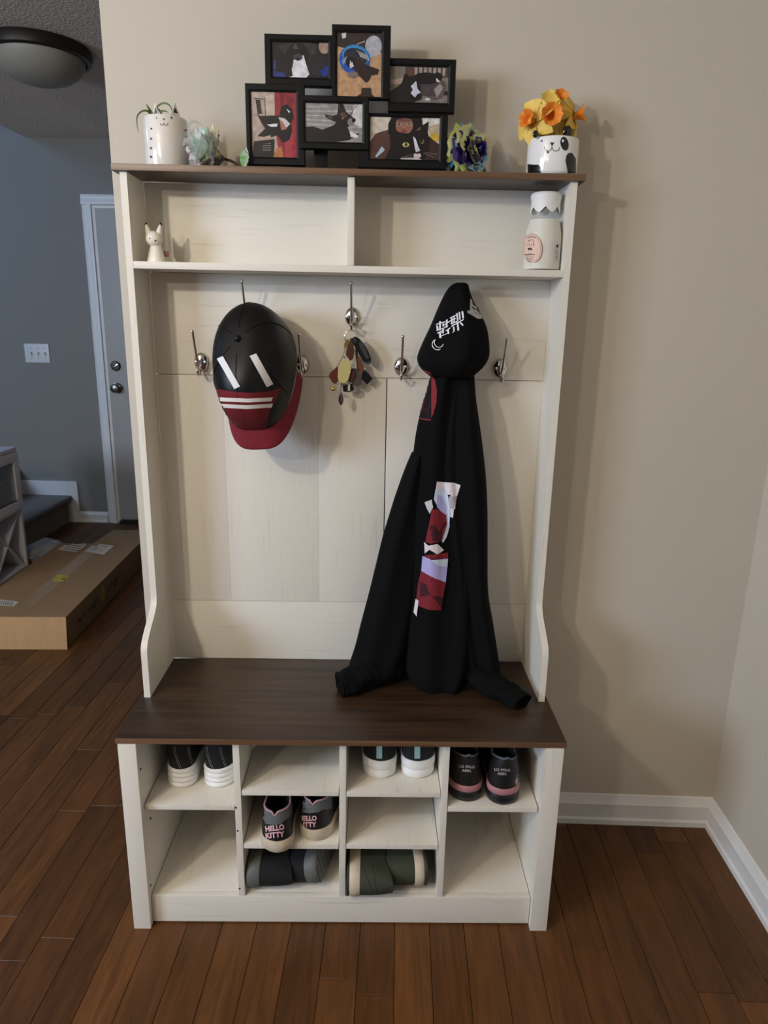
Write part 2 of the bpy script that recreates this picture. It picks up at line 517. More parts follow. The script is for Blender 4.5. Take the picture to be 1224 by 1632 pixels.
# ceiling light
cl0 = w2r(at(60, 74, 2, CEIL))
cl = thing('ceiling_light', 'unlit flush ceiling light with dark bronze rim and frosted bowl', 'ceiling light', r2w(cl0.x, cl0.y, CEIL))
bronze = mat('oiled_bronze', lin(48, 40, 34), 0.45, 0.6)
MB().lathe([(.15, 0), (.205, -.002), (.21, -.02), (.205, -.045), (.188, -.05), (.183, -.04)], 56, cap0=True, cap1=False).build('rim', bronze, cl)
MB().lathe([(.183, -.04), (.178, -.062), (.158, -.092), (.122, -.118), (.075, -.134), (.03, -.14), (.004, -.141)], 56, cap0=False).build('glass_bowl', mat('frosted_glass', lin(150, 146, 132), 0.5), cl, ang=60)

# ------------------------------------------------------------------ hall tree
def wood_white(name, stretch):
    m = mat(name, lin(226, 220, 207), 0.5, bump=0.06, bscale=9, var=0.0, stretch=stretch)
    nt = m.node_tree; N = nt.nodes; L = nt.links
    tc = [n for n in N if n.type == 'TEX_COORD'][0]; mp = [n for n in N if n.type == 'MAPPING'][0]
    n = N.new('ShaderNodeTexNoise'); n.inputs['Scale'].default_value = 3.2; n.inputs['Detail'].default_value = 9; n.inputs['Roughness'].default_value = 0.62
    L.new(mp.outputs['Vector'], n.inputs['Vector'])
    r = N.new('ShaderNodeValToRGB')
    e = r.color_ramp.elements
    e[0].position = 0.27; e[0].color = lin(206, 198, 184); e[1].position = 0.42; e[1].color = lin(226, 220, 207)
    L.new(n.outputs['Fac'], r.inputs['Fac']); L.new(r.outputs['Color'], N['Principled BSDF'].inputs['Base Color'])
    return m
white_v = wood_white('white_wood_upright', (34, 34, 1.6))
white_h = wood_white('white_wood_across', (1.6, 34, 34))
white_d = wood_white('white_wood_shelf', (26, 2.0, 26))
edge_m = mat('white_edge_band', lin(232, 227, 217), 0.45, var=0.02)
def walnut(name, a, b, stretch):
    m = mat(name, b, 0.38, bump=0.06, bscale=6, stretch=stretch)
    nt = m.node_tree; N = nt.nodes; L = nt.links; mp = [n for n in N if n.type == 'MAPPING'][0]
    n = N.new('ShaderNodeTexNoise'); n.inputs['Scale'].default_value = 2.4; n.inputs['Detail'].default_value = 8; n.inputs['Distortion'].default_value = 0.6
    L.new(mp.outputs['Vector'], n.inputs['Vector'])
    r = N.new('ShaderNodeValToRGB'); r.color_ramp.elements[0].position = 0.3; r.color_ramp.elements[1].position = 0.7
    r.color_ramp.elements[0].color = a; r.color_ramp.elements[1].color = b
    L.new(n.outputs['Fac'], r.inputs['Fac']); L.new(r.outputs['Color'], N['Principled BSDF'].inputs['Base Color'])
    return m
walnut_m = walnut('walnut_laminate', lin(38, 27, 18), lin(70, 50, 34), (1.3, 22, 22))
walnut_e = walnut('walnut_edge', lin(92, 66, 46), lin(118, 88, 64), (1.3, 40, 40))
dark_m = mat('dark_gap', (0.012, 0.010, 0.008, 1), 0.9)

HB, TB = 0.5136, 0.0131
UZ = HB
ht = thing('hall_tree', 'tall white wooden hall tree with walnut brown shelf, bench seat and shoe cubbies', 'hall tree')
bt = pbox('bench_seat', walnut_m, ht, -.5, .5, -.383, -.004, HB-TB, HB, .0012, 'dark walnut wood grain seat board')
pbox('edge_band', walnut_e, bt, -.4995, .4995, -.3855, -.3832, HB-TB+.0004, HB-.0004, .0006, 'lighter brown front edge strip')
for s in (-1, 1):
    x0, x1 = sorted((s*.454, s*.494))
    pbox('leg_post', white_v, ht, x0, x1, -.388, -.3705, 0, HB-TB-.0005, .0012)
    pbox('base_side_panel', white_v, ht, x0+.001, x1-.001, -.3703, -.012, 0.002, HB-TB-.0005, .0008)
    # upper side panel with its ogee front edge
    prof = [(0.0, UZ+.0003), (-.211, UZ+.0003)]
    za = at(228, 1042, 1, -.205)[2]; zb_ = at(250, 950, 1, -.12)[2]
    for k in range(19):
        t = k/18; sm = t*t*t*(t*(6*t-15)+10)
        prof.append((-.211+(.211-.113)*sm, za+(zb_-za)*t))
    prof += [(-.113, 1.7074), (0.0, 1.7074)]
    xa, xb = sorted((s*.4754, s*.4904))
    up_ = MB().prism(prof, 0, xa, xb).build('upper_side_panel', white_v, ht, ang=20)
pbox('apron', white_h, ht, -.4535, .4535, -.3700, -.353, .004, .0785, .0012)
pbox('cubby_floor', white_d, ht, -.4535, .4535, -.3525, -.022, .066, .0797, .0006)
pbox('cubby_back', white_h, ht, -.4535, .4535, -.0215, -.014, .004, HB-TB-.001, .0006)
DIV = [-.2385, .001, .2345]
for d in DIV: pbox('cubby_divider', white_v, ht, d-.0075, d+.0075, -.3695, -.022, .0800, HB-TB-.0008, .0008)
CX = [-.4535]+[q for d in DIV for q in (d-.0077, d+.0077)]+[.4535]
for k, z in ((0, .331), (1, .371), (1, .2265), (2, .370), (2, .2278), (3, .3322)):
    pbox('cubby_shelf', white_d, ht, CX[2*k]+.0015, CX[2*k+1]-.0015, -.3690, -.022, z-.0125, z, .0008)
ts = pbox('top_shelf', walnut_m, ht, -.5043, .5043, -.1212, -.001, 1.7077, 1.7216, .001, 'walnut brown top board')
pbox('edge_band', walnut_e, ts, -.5040, .5040, -.1235, -.1214, 1.7080, 1.7213, .0005, 'lighter brown front edge strip')
pbox('middle_shelf', white_h, ht, -.4752, .4752, -.113, -.0005, 1.5125, 1.5275, .001)
xd = at(559, 350, 1, -.113)[0]
pbox('shelf_divider', white_v, ht, xd-.0075, xd+.0075, -.1125, -.0005, 1.5277, 1.7074, .001)
# back boards
def bboard(x0, x1, z0, z1, m): pbox('back_board', m, ht, x0, x1, 0, .0035, z0, z1, .0004)
bboard(-.4752, .4752, 1.5278, 1.7074, white_h)
bboard(-.4752, .4752, 1.2768, 1.5122, white_h)
g = .0002
for x0, x1 in ((-.4752, -.315-g/2), (-.315+g/2, -.0801), (-.0799, .0888), (.0912, .4752)):
    bboard(x0, x1, .6835, 1.2755, white_v)
bboard(-.4752, .4752, .5140, .6825, white_h)
pbox('backing_sheet', dark_m, ht, -.47, .47, .0036, .006, .52, 1.70, .0)
# fixing holes
for u, v, x in ((224, 1226, -1), (240, 1304, -1), (240, 1411, -1)):
    p = at(u, v, 0, -.4535)
    MB().tube([(-.4536, p.y, p.z), (-.4528, p.y, p.z)], .003, 10).build('fixing_hole', dark_m, ht)
for u, v in ((376, 1287), (379, 1324), (382, 1416)):
    p = at(u, v, 1, -.3695)
    MB().tube([(p.x, -.3696, p.z), (p.x, -.3704, p.z)], .0022, 10).build('fixing_hole', dark_m, ht)

# coat hooks
def hook_proto():
    base = MB()
    vs = []; fs = []; seg = 28
    for i in range(7):
        t = i/6*pi/2
        for k in range(seg):
            a = 2*pi*k/seg; vs.append((.0155*cos(t)*cos(a), -.010*sin(t)-.0005, .0215*cos(t)*sin(a)))
    for i in range(6):
        for k in range(seg): fs.append((i*seg+k, i*seg+(k+1) % seg, (i+1)*seg+(k+1) % seg, (i+1)*seg+k))
    fs.append(tuple(range(seg)))
    base.add(vs, fs)
    up = catmull([(0, -.006, -.010), (0, -.020, -.013), (0, -.034, .000), (0, -.048, .026), (0, -.060, .052), (0, -.066, .066)], 6)
    n = len(up)
    base.tube(up, [.0042-.0018*min(1, k/(n*.6)) for k in range(n)], 10)
    base.ball((0, -.066, .067), .0033)
    lo = catmull([(0, -.008, -.012), (0, -.014, -.022), (0, -.024, -.028), (0, -.034, -.026), (0, -.039, -.018)], 5)
    base.tube(lo, .0028, 10); base.ball((0, -.039, -.017), .0033)
    o = base.build('coat_hook', chrome, ht, ang=50)
    sc = []
    for sx in (-1, 1):
        q = yl(MB(), [(.0034, 0), (.0034, .0012), (.002, .0020), (.0004, .0021)], sx*.0095, 0, -.0078, 12).build('screw', mat('screw_steel', lin(226, 226, 226), 0.3, 0.9), o)
        sc.append(q)
    return o
hk = hook_proto()
HOOKS = [(-.363, 1.307), (-.117, 1.305), (.124, 1.305), (.367, 1.305), (.003, 1.420), (-.245, 1.420), (.252, 1.420)]
for i, (x, z) in enumerate(HOOKS):
    if i == 0: h = hk
    else:
        h = hk.copy(); COL.objects.link(h); h.parent = ht
        for ch in hk.children:
            c = ch.copy(); COL.objects.link(c); c.parent = h
    h.location = (x, -.0002, z); h.scale = (1.14, 1.08, 1.08)
    h['label'] = 'shiny chrome two prong coat hook'

# ------------------------------------------------------------------ photo collage on the top shelf
TS = 1.7216
frame_m = mat('black_frame', (0.0035, 0.0035, 0.0036, 1), 0.5, spec=.22)
colg = thing('photo_collage', 'black six opening photo collage frame with pet pictures on top shelf', 'picture frame', (at(550, 265, 1, -.07).x, -.07, TS))
bpy.context.view_layer.update()
def pr(name, F, P, yf):
    """frame F and photo P given as seen corner boxes; yf = front face distance"""
    off = Vector(colg.location)
    a = at(F[0], F[1], 1, yf)-off; b = at(F[2], F[3], 1, yf)-off
    c = at(P[0], P[1], 1, yf)-off; d = at(P[2], P[3], 1, yf)-off
    z0 = max(b.z, .0006) if F[3] > 255 else b.z
    y = yf-off.y
    o = (a.x, b.x, z0, a.z); i = (c.x, d.x, d.z, c.z)
    mb = MB()
    ring = lambda q, yy: [(q[0], yy, q[2]), (q[1], yy, q[2]), (q[1], yy, q[3]), (q[0], yy, q[3])]
    e = .0012
    ins = lambda q, k: (q[0]+k, q[1]-k, q[2]+k, q[3]-k)
    R = [ring(o, y+.016), ring(o, y+e), ring(ins(o, e), y), ring(ins(i, -.004), y), ring(i, y+.002), ring(i, y+.005)]
    vs = [p for r in R for p in r]
    fs = [(k*4+j, k*4+(j+1) % 4, (k+1)*4+(j+1) % 4, (k+1)*4+j) for k in range(5) for j in range(4)]
    mb.add(vs, fs)
    mb.add(ring(o, y+.0158), [(0, 1, 2, 3)])
    f = mb.build('frame', frame_m, colg, ang=25)
    bg = MB(); q = ring(ins(i, -.008), y+.0045); bg.add(q, [(0, 1, 2, 3)])
    bo = bg.build('photo_backing', frame_m, f, smooth=False)
    return f, bo, [proj(Vector(q)+off) for q in ((i[0], y+.0045, i[3]), (i[1], y+.0045, i[3]), (i[1], y+.0045, i[2]), (i[0], y+.0045, i[2]))]
K = lin
photo_m = attr_mat('photo_print', .3, .3)
_N = photo_m.node_tree.nodes; _L = photo_m.node_tree.links
_n = _N.new('ShaderNodeTexNoise'); _n.inputs['Scale'].default_value = 85; _n.inputs['Detail'].default_value = 5
_tc = _N.new('ShaderNodeTexCoord'); _L.new(_tc.outputs['Object'], _n.inputs['Vector'])
_mr = _N.new('ShaderNodeMapRange'); _mr.inputs['From Min'].default_value = .3; _mr.inputs['From Max'].default_value = .7; _mr.inputs['To Min'].default_value = .72; _mr.inputs['To Max'].default_value = 1.15
_L.new(_n.outputs['Fac'], _mr.inputs['Value'])
_sc = _N.new('ShaderNodeVectorMath'); _sc.operation = 'SCALE'
_L.new([q for q in _N if q.type == 'ATTRIBUTE'][0].outputs['Color'], _sc.inputs[0]); _L.new(_mr.outputs[0], _sc.inputs['Scale'])
_L.new(_sc.outputs[0], _N['Principled BSDF'].inputs['Base Color'])
def grid_pt(Q, s, t):
    return tuple((Q[0][k]*(1-s)+Q[1][k]*s)*(1-t)+(Q[3][k]*(1-s)+Q[2][k]*s)*t for k in (0, 1))
def photo(F, P, yf, shapes):
    f, bo, Q = pr('frame', F, P, yf)
    pt = Print([bo], f, 0.0002); pt.maxe = .3; pt.inc = .00004
    for sh in shapes:
        kind, col = sh[0], sh[1]
        if kind == 'p': pt.poly([grid_pt(Q, *q) for q in sh[2]], col, 30)
        elif kind == 'o':
            (s, t), rx, ry = sh[2], sh[3], sh[4]; rot = sh[5] if len(sh) > 5 else 0
            c = grid_pt(Q, s, t); pt.oval(c, rx*(P[2]-P[0]), ry*(P[3]-P[1]), col, rot, 18, 30)
        elif kind == 'l': pt.line([grid_pt(Q, *q) for q in sh[2]], sh[3], col, 30)
    pt.build('photo', photo_m)
    bpy.data.objects.remove(bo)
    return f
full = [(-.01, -.01), (1.01, -.01), (1.01, 1.01), (-.01, 1.01)]
bl = K(22, 20, 22); b2 = K(40, 34, 34); wt = K(222, 220, 226)
# cat beside a dark chair
photo((421, 53, 532, 138), (433, 65, 523, 124), -.078, [
    ('p', K(20, 20, 24), full), ('p', K(48, 48, 52), [(.1, .1), (.45, 0), (.7, 0), (.68, .35), (.3, .5)]), ('o', K(34, 34, 40), (.82, .5), .2, .42),
    ('p', K(34, 52, 120), [(0, .82), (.22, .88), (.25, 1), (0, 1)]), ('p', K(30, 50, 140), [(.85, .8), (1, .62), (1, .9), (.9, .95)]), ('p', K(40, 60, 130), [(.02, .5), (.07, .55), (.05, .8), (.01, .75)]),
    ('o', K(168, 140, 122), (.93, .1), .1, .2), ('o', bl, (.45, .35), .2, .32), ('p', K(70, 70, 74), [(.36, .18), (.42, .02), (.47, .2)]), ('p', wt, [(.38, .5), (.56, .36), (.6, .6), (.66, .9), (.6, 1), (.28, 1), (.36, .7)]),
    ('o', K(70, 70, 72), (.46, .42), .08, .1), ('o', K(24, 22, 22), (.46, .47), .03, .045), ('p', bl, [(.3, .8), (.34, .72), (.36, .95), (.28, 1)]), ('p', K(52, 52, 54), [(.6, .06), (.78, .02), (.8, .3), (.7, .36)])])
# cat in a blue laundry basket
photo((529, 38, 621, 158), (537, 50, 607, 154), -.088, [
    ('p', K(190, 150, 112), full), ('p', K(52, 42, 38), [(0, 0), (1, 0), (1, .3), (.55, .3), (0, .22)]), ('p', K(200, 196, 190), [(.1, .02), (.2, .0), (.2, .08), (.12, .1)]), ('l', K(206, 200, 190), [(.45, .18), (.62, .13)], 1.2),
    ('o', K(178, 178, 186), (.82, .2), .19, .16), ('p', K(170, 170, 178), [(.66, .28), (.98, .28), (.85, .36), (.76, .4)]), ('o', K(30, 84, 170), (.4, .42), .36, .23, .35), ('o', K(60, 140, 200), (.42, .36), .31, .16, .3), ('o', K(40, 44, 58), (.42, .38), .28, .135, .3),
    ] + [('l', K(214, 214, 214), [(.42+.045*k, .27+.012*k), (.5+.045*k, .37+.012*k)], 1.0) for k in range(6)] + [('l', K(206, 206, 206), [(.12+.03*k, .44-.02*k), (.15+.03*k, .5-.02*k)], 0.9) for k in range(4)] +
    [('p', K(46, 34, 34), [(.24, .4), (.42, .38), (.66, .5), (.95, .57), (.92, .65), (.78, .66), (.74, .74), (.66, .78), (.5, .68), (.36, .56), (.24, .52)]), ('o', bl, (.3, .46), .11, .085), ('p', wt, [(.28, .5), (.34, .46), (.38, .53), (.3, .56)]), ('l', wt, [(.3, .44), (.3, .49)], 0.9),
    ('o', K(126, 110, 104), (.36, .66), .12, .05), ('p', K(50, 36, 34), [(.56, .86), (.77, .86), (.79, .96), (.86, 1), (.44, 1), (.55, .95)])])
# two cats by a dark armrest
photo((620, 92, 724, 180), (622, 104, 713, 164), -.078, [
    ('p', K(126, 118, 110), full), ('p', K(74, 64, 58), [(.26, 0), (1, 0), (1, .28), (.26, .32)])] + [('p', K(160+6*(k % 3), 150, 140), [(.42+.08*k, .02), (.47+.08*k, .02), (.47+.08*k, .24), (.42+.08*k, .24)]) for k in range(7)] + [
    ('p', K(96, 60, 52), [(.3, .1), (.42, .1), (.42, .26), (.3, .26)]), ('o', K(170, 150, 140), (.1, .2), .2, .3), ('o', K(92, 80, 78), (.78, .6), .2, .3), ('p', K(70, 62, 64), [(.5, .45), (.84, .42), (.84, .8), (.5, .82)]), ('p', K(150, 142, 136), [(.76, .62), (.86, .46), (.92, .56), (.82, .86)]),
    ('o', bl, (.62, .32), .24, .16), ('o', bl, (.82, .27), .08, .12), ('p', wt, [(.79, .3), (.84, .36), (.87, .42), (.8, .4)]), ('p', bl, [(0, .72), (.2, .48), (.25, .2), (.34, .28), (.42, .26), (.5, .16), (.52, .4), (.56, .9), (.4, 1), (0, 1)]),
    ('p', K(206, 204, 222), [(.36, .55), (.45, .4), (.48, .62), (.54, .72), (.48, .76), (.44, .86), (.36, .74), (.4, .64)]), ('o', K(196, 190, 184), (.66, .9), .05, .04), ('p', K(40, 34, 34), [(.94, .66), (1, .66), (1, .78), (.94, .78)])])
# cat licking another cat before a red curtain
photo((390, 132, 486, 264), (399, 145, 473, 251), -.084, [
    ('p', K(178, 158, 146), full), ('p', K(196, 178, 166), [(.3, .06), (.52, .04), (.52, .35), (.32, .36)]), ('p', K(44, 36, 36), [(.1, .12), (.2, .12), (.24, .34), (.14, .34)]), ('l', K(60, 50, 48), [(.06, .1), (.28, .11)], 1.6), ('l', K(40, 34, 34), [(.3, .08), (.32, .36)], 1.2),
    ('p', K(150, 46, 56), [(.52, 0), (1, 0), (1, 1), (.6, 1), (.52, .5)]), ('p', K(118, 34, 44), [(.64, 0), (.72, 0), (.76, .4), (.66, .5)]), ('p', K(170, 62, 70), [(.74, .6), (.92, .5), (.9, 1), (.74, 1)]), ('p', K(120, 36, 46), [(.76, .02), (.95, .1), (.92, .2), (.8, .2)]),
    ('p', bl, [(.12, .33), (.2, .37), (.45, .36), (.62, .36), (.66, .22), (.78, .18), (.9, .24), (.94, .4), (.88, .46), (.9, .6), (.84, .72), (.7, .78), (.56, .66), (.4, .7), (.12, .68), (.3, .56), (.22, .48)]), ('p', K(210, 200, 200), [(.6, .38), (.74, .4), (.86, .48), (.78, .54), (.66, .5)]), ('p', K(176, 116, 100), [(.62, .42), (.68, .44), (.78, .56), (.66, .58)]),
    ('p', wt, [(.34, .5), (.58, .48), (.56, .53), (.42, .53)]), ('p', wt, [(.78, .25), (.86, .29), (.84, .32)]), ('p', K(188, 164, 148), [(.12, .72), (.42, .66), (.42, .73), (.12, .76)]), ('p', K(28, 24, 26), [(.04, .76), (.5, .72), (.48, 1), (0, 1)])] +
    [('l', K(150, 138, 130), [(.24, .79+.035*k), (.42, .785+.035*k)], 1.1) for k in range(4)] + [('p', K(176, 112, 70), [(.46, 1), (.54, .86), (.66, .82), (.7, 1)])])
# dark dog lying on a pale floor
photo((478, 151, 587, 239), (486, 163, 577, 227), -.092, [
    ('p', K(150, 144, 142), full)] + [('l', K(190, 186, 186), [(0, .1+.11*k), (1, .04+.14*k)], 1.5) for k in range(6)] + [('p', K(206, 202, 202), [(.86, 0), (1, 0), (1, .6), (.8, .5)]), ('l', K(70, 64, 62), [(.92, 0), (.78, .3)], 1.2),
    ('p', K(36, 30, 30), [(0, .62), (.14, .6), (.3, .68), (.5, .56), (.54, .48), (.46, .44), (.36, .36), (.34, .28), (.48, .32), (.56, .28), (.58, .0), (.66, .0), (.72, .22), (.8, .3), (.88, .4), (.84, .54), (.74, .6), (.8, .8), (.96, .74), (.9, .84), (.76, .94), (.5, 1), (0, 1)]), ('p', K(86, 72, 68), [(.6, .24), (.68, .22), (.74, .32), (.66, .4)]),
    ('o', K(128, 122, 120), (.8, .47), .06, .1), ('o', bl, (.85, .42), .035, .055), ('o', K(170, 120, 70), (.655, .38), .018, .02), ('p', wt, [(.78, .72), (.92, .8), (.94, .88), (.8, .86)]), ('p', K(96, 76, 72), [(.38, .31), (.46, .34), (.48, .42), (.42, .4)])])
# person in glasses holding a tuxedo cat
photo((571, 179, 711, 270), (590, 185, 699, 255), -.086, [
    ('p', K(206, 196, 180), full), ('p', K(220, 214, 204), [(.76, 0), (1, 0), (1, .5), (.76, .4)]), ('p', K(190, 170, 140), [(.84, .2), (1, .12), (1, .5), (.86, .4)]), ('o', K(206, 170, 60), (.93, .46), .07, .11), ('p', K(86, 58, 50), [(0, .6), (.08, .4), (.25, .3), (.4, .36), (.36, 1), (0, 1)]), ('p', K(60, 40, 36), [(.72, .42), (.84, .42), (1, .62), (1, 1), (.72, 1)]),
    ('p', K(20, 16, 20), [(.26, .40), (.26, .16), (.31, 0), (.74, 0), (.77, .3), (.66, .38), (.5, .42)]), ('o', K(150, 100, 82), (.49, .19), .13, .21), ('p', K(20, 16, 20), [(.30, .0), (.70, .0), (.66, .05), (.5, .015), (.38, .06), (.355, .4), (.28, .4)]), ('p', K(20, 16, 20), [(.62, .03), (.7, .0), (.74, .35), (.6, .4), (.625, .2)]),
    ('o', K(120, 76, 62), (.5, .06), .1, .035), ('l', K(40, 26, 24), [(.39, .115), (.45, .105)], .9), ('l', K(40, 26, 24), [(.53, .1), (.59, .1)], .9), ('o', K(206, 190, 180), (.42, .165), .026, .022), ('o', K(206, 190, 180), (.56, .155), .026, .022), ('o', K(34, 22, 22), (.42, .165), .013, .024), ('o', K(34, 22, 22), (.56, .155), .013, .024),
    ('l', K(176, 166, 164), [(.37, .12), (.46, .125), (.465, .205), (.38, .215), (.37, .12)], .5), ('l', K(176, 166, 164), [(.515, .12), (.605, .11), (.605, .19), (.52, .2), (.515, .12)], .5), ('l', K(176, 166, 164), [(.46, .14), (.515, .135)], .5), ('o', K(170, 116, 94), (.49, .235), .026, .055), ('o', K(110, 66, 54), (.49, .285), .03, .012), ('o', K(122, 58, 56), (.49, .335), .04, .016),
    ('p', bl, [(.28, .36), (.4, .34), (.5, .38), (.62, .36), (.66, .28), (.84, .08), (.83, .34), (.86, .5), (.84, .86), (.78, 1), (.22, 1), (.3, .7)]), ('p', K(110, 84, 80), [(.66, .3), (.73, .2), (.72, .3)]), ('p', wt, [(.62, .44), (.66, .5), (.7, .68), (.73, .78), (.67, .82), (.65, .7)]), ('o', K(216, 196, 196), (.665, .9), .03, .05), ('o', K(216, 196, 196), (.715, .9), .03, .05), ('p', K(200, 190, 190), [(.45, .97), (.7, .94), (.76, 1), (.45, 1)]),
    ('o', K(196, 180, 110), (.52, .65), .05, .055), ('o', bl, (.525, .645), .016, .045), ('o', K(120, 118, 90), (.755, .56), .028, .055), ('o', bl, (.75, .55), .018, .045), ('p', K(170, 190, 204), [(.08, .94), (.17, .7), (.22, .78), (.1, .97)]), ('l', K(150, 146, 146), [(.78, .84), (.95, .94)], .5), ('l', K(150, 146, 146), [(.8, .82), (.98, .86)], .5), ('l', K(150, 146, 146), [(.62, .88), (.46, .96)], .5)])
# straps and easel leg behind the frames
off = Vector(colg.location)
for (u0, v0, u1, v1) in ((470, 74, 610, 82), (440, 196, 690, 204)):
    a = at(u0, v0, 1, -.062)-off; b = at(u1, v1, 1, -.062)-off
    MB().box(a.x, b.x, .006, .0095, b.z, a.z, .0006).build('rear_strap', frame_m, colg)
a = at(500, 160, 1, -.06)-off; b = at(515, 262, 1, -.03)-off
MB().box(a.x, a.x+.03, .010, .014, .0006, a.z, .0006).build('easel_stay', frame_m, colg)

# ------------------------------------------------------------------ cat planter with a little plant
glaze = mat('white_glaze', lin(226, 220, 212), 0.16, coat=0.5)
glaze_w = mat('panda_glaze', lin(236, 234, 230), 0.16, coat=0.5)
soil_m = mat('potting_moss', lin(58, 46, 32), 1.0, bump=0.8, bscale=200, var=0.4, vscale=200)
pc = at(267.5, 259, 1, -.068)
cp = thing('cat_planter', 'tall white ceramic cat planter with pointed ears and black stripes', 'planter', (pc.x, -.068, TS))
ry_ = .0455
zr = at(267, 181.5, 1, -.112).z-TS
pot = MB().lathe([(ry_-.004, 0.0003), (ry_-.0008, .002), (ry_, .006), (ry_, zr-.003), (ry_-.0015, zr), (ry_-.004, zr-.002), (ry_-.004, zr-.02)], 56, cap1=False).build('pot', glaze, cp, ang=50)
MB().lathe([(ry_-.0045, zr-.018), (.02, zr-.016), (.002, zr-.016)], 24, cap0=False).build('soil', soil_m, cp)
def cat_ear(u0, u1, ut, vt, vb):
    y0 = -.068-.0415
    o = Vector(cp.location); rr_ear = ry_-.0026
    mb = MB(); pts = []
    def onrim(u, v):
        x = at(u, v, 1, y0).x-o.x; x = max(-rr_ear*.96, min(rr_ear*.96, x)); yy = -.068-sqrt(rr_ear**2-x*x)
        return Vector((x, yy-o.y, zr if v > 175 else at(u, v, 1, yy).z-o.z))
    tri = [onrim(u0, vb), onrim(u1, vb), onrim(ut, vt)]
    th = .003
    for dy in (-th/2, th/2):
        for p in tri: pts.append((p.x, p.y+dy*(.4 if p is tri[2] else 1), p.z if p is tri[2] else p.z-.004))
    mb.add(pts, [(0, 1, 2), (5, 4, 3), (0, 3, 4, 1), (1, 4, 5, 2), (2, 5, 3, 0)])
    return mb.build('ear', glaze, cp, smooth=False)
e1 = cat_ear(243, 254, 247, 164, 184); e2 = cat_ear(271, 284, 277, 164, 183)
p = Print([e1, e2], cp); p.poly([(245.2, 182), (251.3, 180), (247.6, 170)], BLACK, 40); p.build('ear_inside', ink_gloss, 'black inside of the pointed ear')
p = Print([e2], cp); p.poly([(276.2, 179.5), (283.2, 180.5), (278.6, 171)], BLACK, 40)
p.build('ear_inside', ink_gloss, 'black inside of the pointed ear')
p = Print([pot], cp, .0004)
p.oval((249.4, 188), 1.3, 1.7, BLACK, 0, 14); p.oval((273.2, 187.6), 1.3, 1.7, BLACK, 0, 14); p.poly([(259, 189), (263, 189), (261, 191.6)], BLACK)
p.line([(255.2, 196.8), (256.5, 199.3), (259.2, 199.5), (261, 196.5), (263, 199.8), (266, 199.5), (268, 196)], 0.8, BLACK, 2)
p.build('painted_face', ink_gloss, 'small black painted cat face')
p = Print([pot], cp, .0004)
for v in (205, 221, 236, 250): p.poly([(239.6, v-2), (243.2, v-.5), (241.5, v+1.5), (240, v+2)], BLACK, 1.5)
for v in (208, 220, 233): p.poly([(292, v-1), (297, v-2.2), (297.4, v+1.6)], BLACK, 1.2)
st_ = p.build('painted_stripes', ink_gloss, 'short black painted side stripes'); st_['kind'] = 'stuff'
leaf_m = mat('grass_leaf', lin(92, 110, 62), 0.5, var=0.3, vscale=40)
gp = thing('grass_plant', 'small arching grassy plant in the white cat planter', 'plant', (pc.x, -.068, TS+zr-.016))
def blade(pts, w, name='leaf', parent=gp, m=leaf_m, thick=.0006):
    P = [Vector(q) for q in catmull(pts, 6)]; n = len(P)
    vs = []; fs = []
    for i, q in enumerate(P):
        t = (P[min(i+1, n-1)]-P[max(i-1, 0)]).normalized()
        sd = t.cross(Vector((0, -1, 0.2))).normalized()
        ww = w*(sin(pi*(0.12+0.86*i/(n-1))))**.8
        vs += [q-sd*ww, q+Vector((0, thick*2, 0)), q+sd*ww, q+Vector((0, -thick, 0))]
    for i in range(n-1):
        for k in range(4): fs.append((i*4+k, i*4+(k+1) % 4, (i+1)*4+(k+1) % 4, (i+1)*4+k))
    return MB().add(vs, fs).build(name, m, parent)
def lp(u, v, y, par): return tuple(at(u, v, 1, y)-Vector(par.location))
blade([(-.005, 0, 0), lp(243, 184, -.066, gp), lp(236, 177, -.075, gp), lp(227, 177, -.08, gp), lp(219.5, 184, -.085, gp), lp(218, 196, -.086, gp), lp(221, 212, -.086, gp)], .0022)
blade([(-.006, 0, 0), lp(243, 182, -.07, gp), lp(238, 174, -.075, gp), lp(233, 166, -.078, gp)], .003)
blade([(-.004, 0, 0), lp(242, 183, -.06, gp), lp(236, 178, -.062, gp), lp(229, 176, -.062, gp)], .0024)
blade([(0, .005, 0), lp(250, 176, -.05, gp), lp(256, 166, -.045, gp), lp(265, 165, -.045, gp), lp(272, 170, -.045, gp), lp(274, 178, -.05, gp)], .0022)
blade([(.004, .004, 0), lp(256, 180, -.05, gp), lp(262, 177, -.048, gp), lp(268, 179, -.05, gp)], .002)
blade([(0, .008, 0), lp(258, 182, -.04, gp), lp(252, 174, -.04, gp), lp(246, 172, -.04, gp)], .002)

# ------------------------------------------------------------------ panda planter and daffodils
pc2 = at(878.5, 276, 1, -.064)
pp = thing('panda_planter', 'round white ceramic panda planter with black patches holding yellow flowers', 'planter', (pc2.x, -.064, TS))
r2 = .0550; zr2 = at(878, 214, 1, -.120).z-TS
ppot = MB().lathe([(r2-.006, .0003), (r2-.002, .002), (r2, .008), (r2*1.01, zr2*.5), (r2*1.005, zr2-.006), (r2-.0005, zr2-.001), (r2-.004, zr2), (r2-.006, zr2-.004), (r2-.006, zr2-.03)], 56, cap1=False).build('pot', glaze_w, pp, ang=50)
MB().lathe([(r2-.0065, zr2-.028), (.03, zr2-.022), (.002, zr2-.021)], 24, cap0=False).build('soil', soil_m, pp)
def panda_ear(u, v, ru, y, m):
    c = at(u, v, 1, y)-Vector(pp.location); r = ru/650
    return MB().ball(c, r, r*.38, r*1.15, 18, 12).build('ear', m, pp)
ebk = mat('black_glaze', lin(20, 20, 20), 0.2, coat=0.4)
panda_ear(904, 209, 6.5, -.098, ebk); panda_ear(853.5, 213.5, 4.2, -.106, ebk)
p = Print([ppot], pp, .0004)
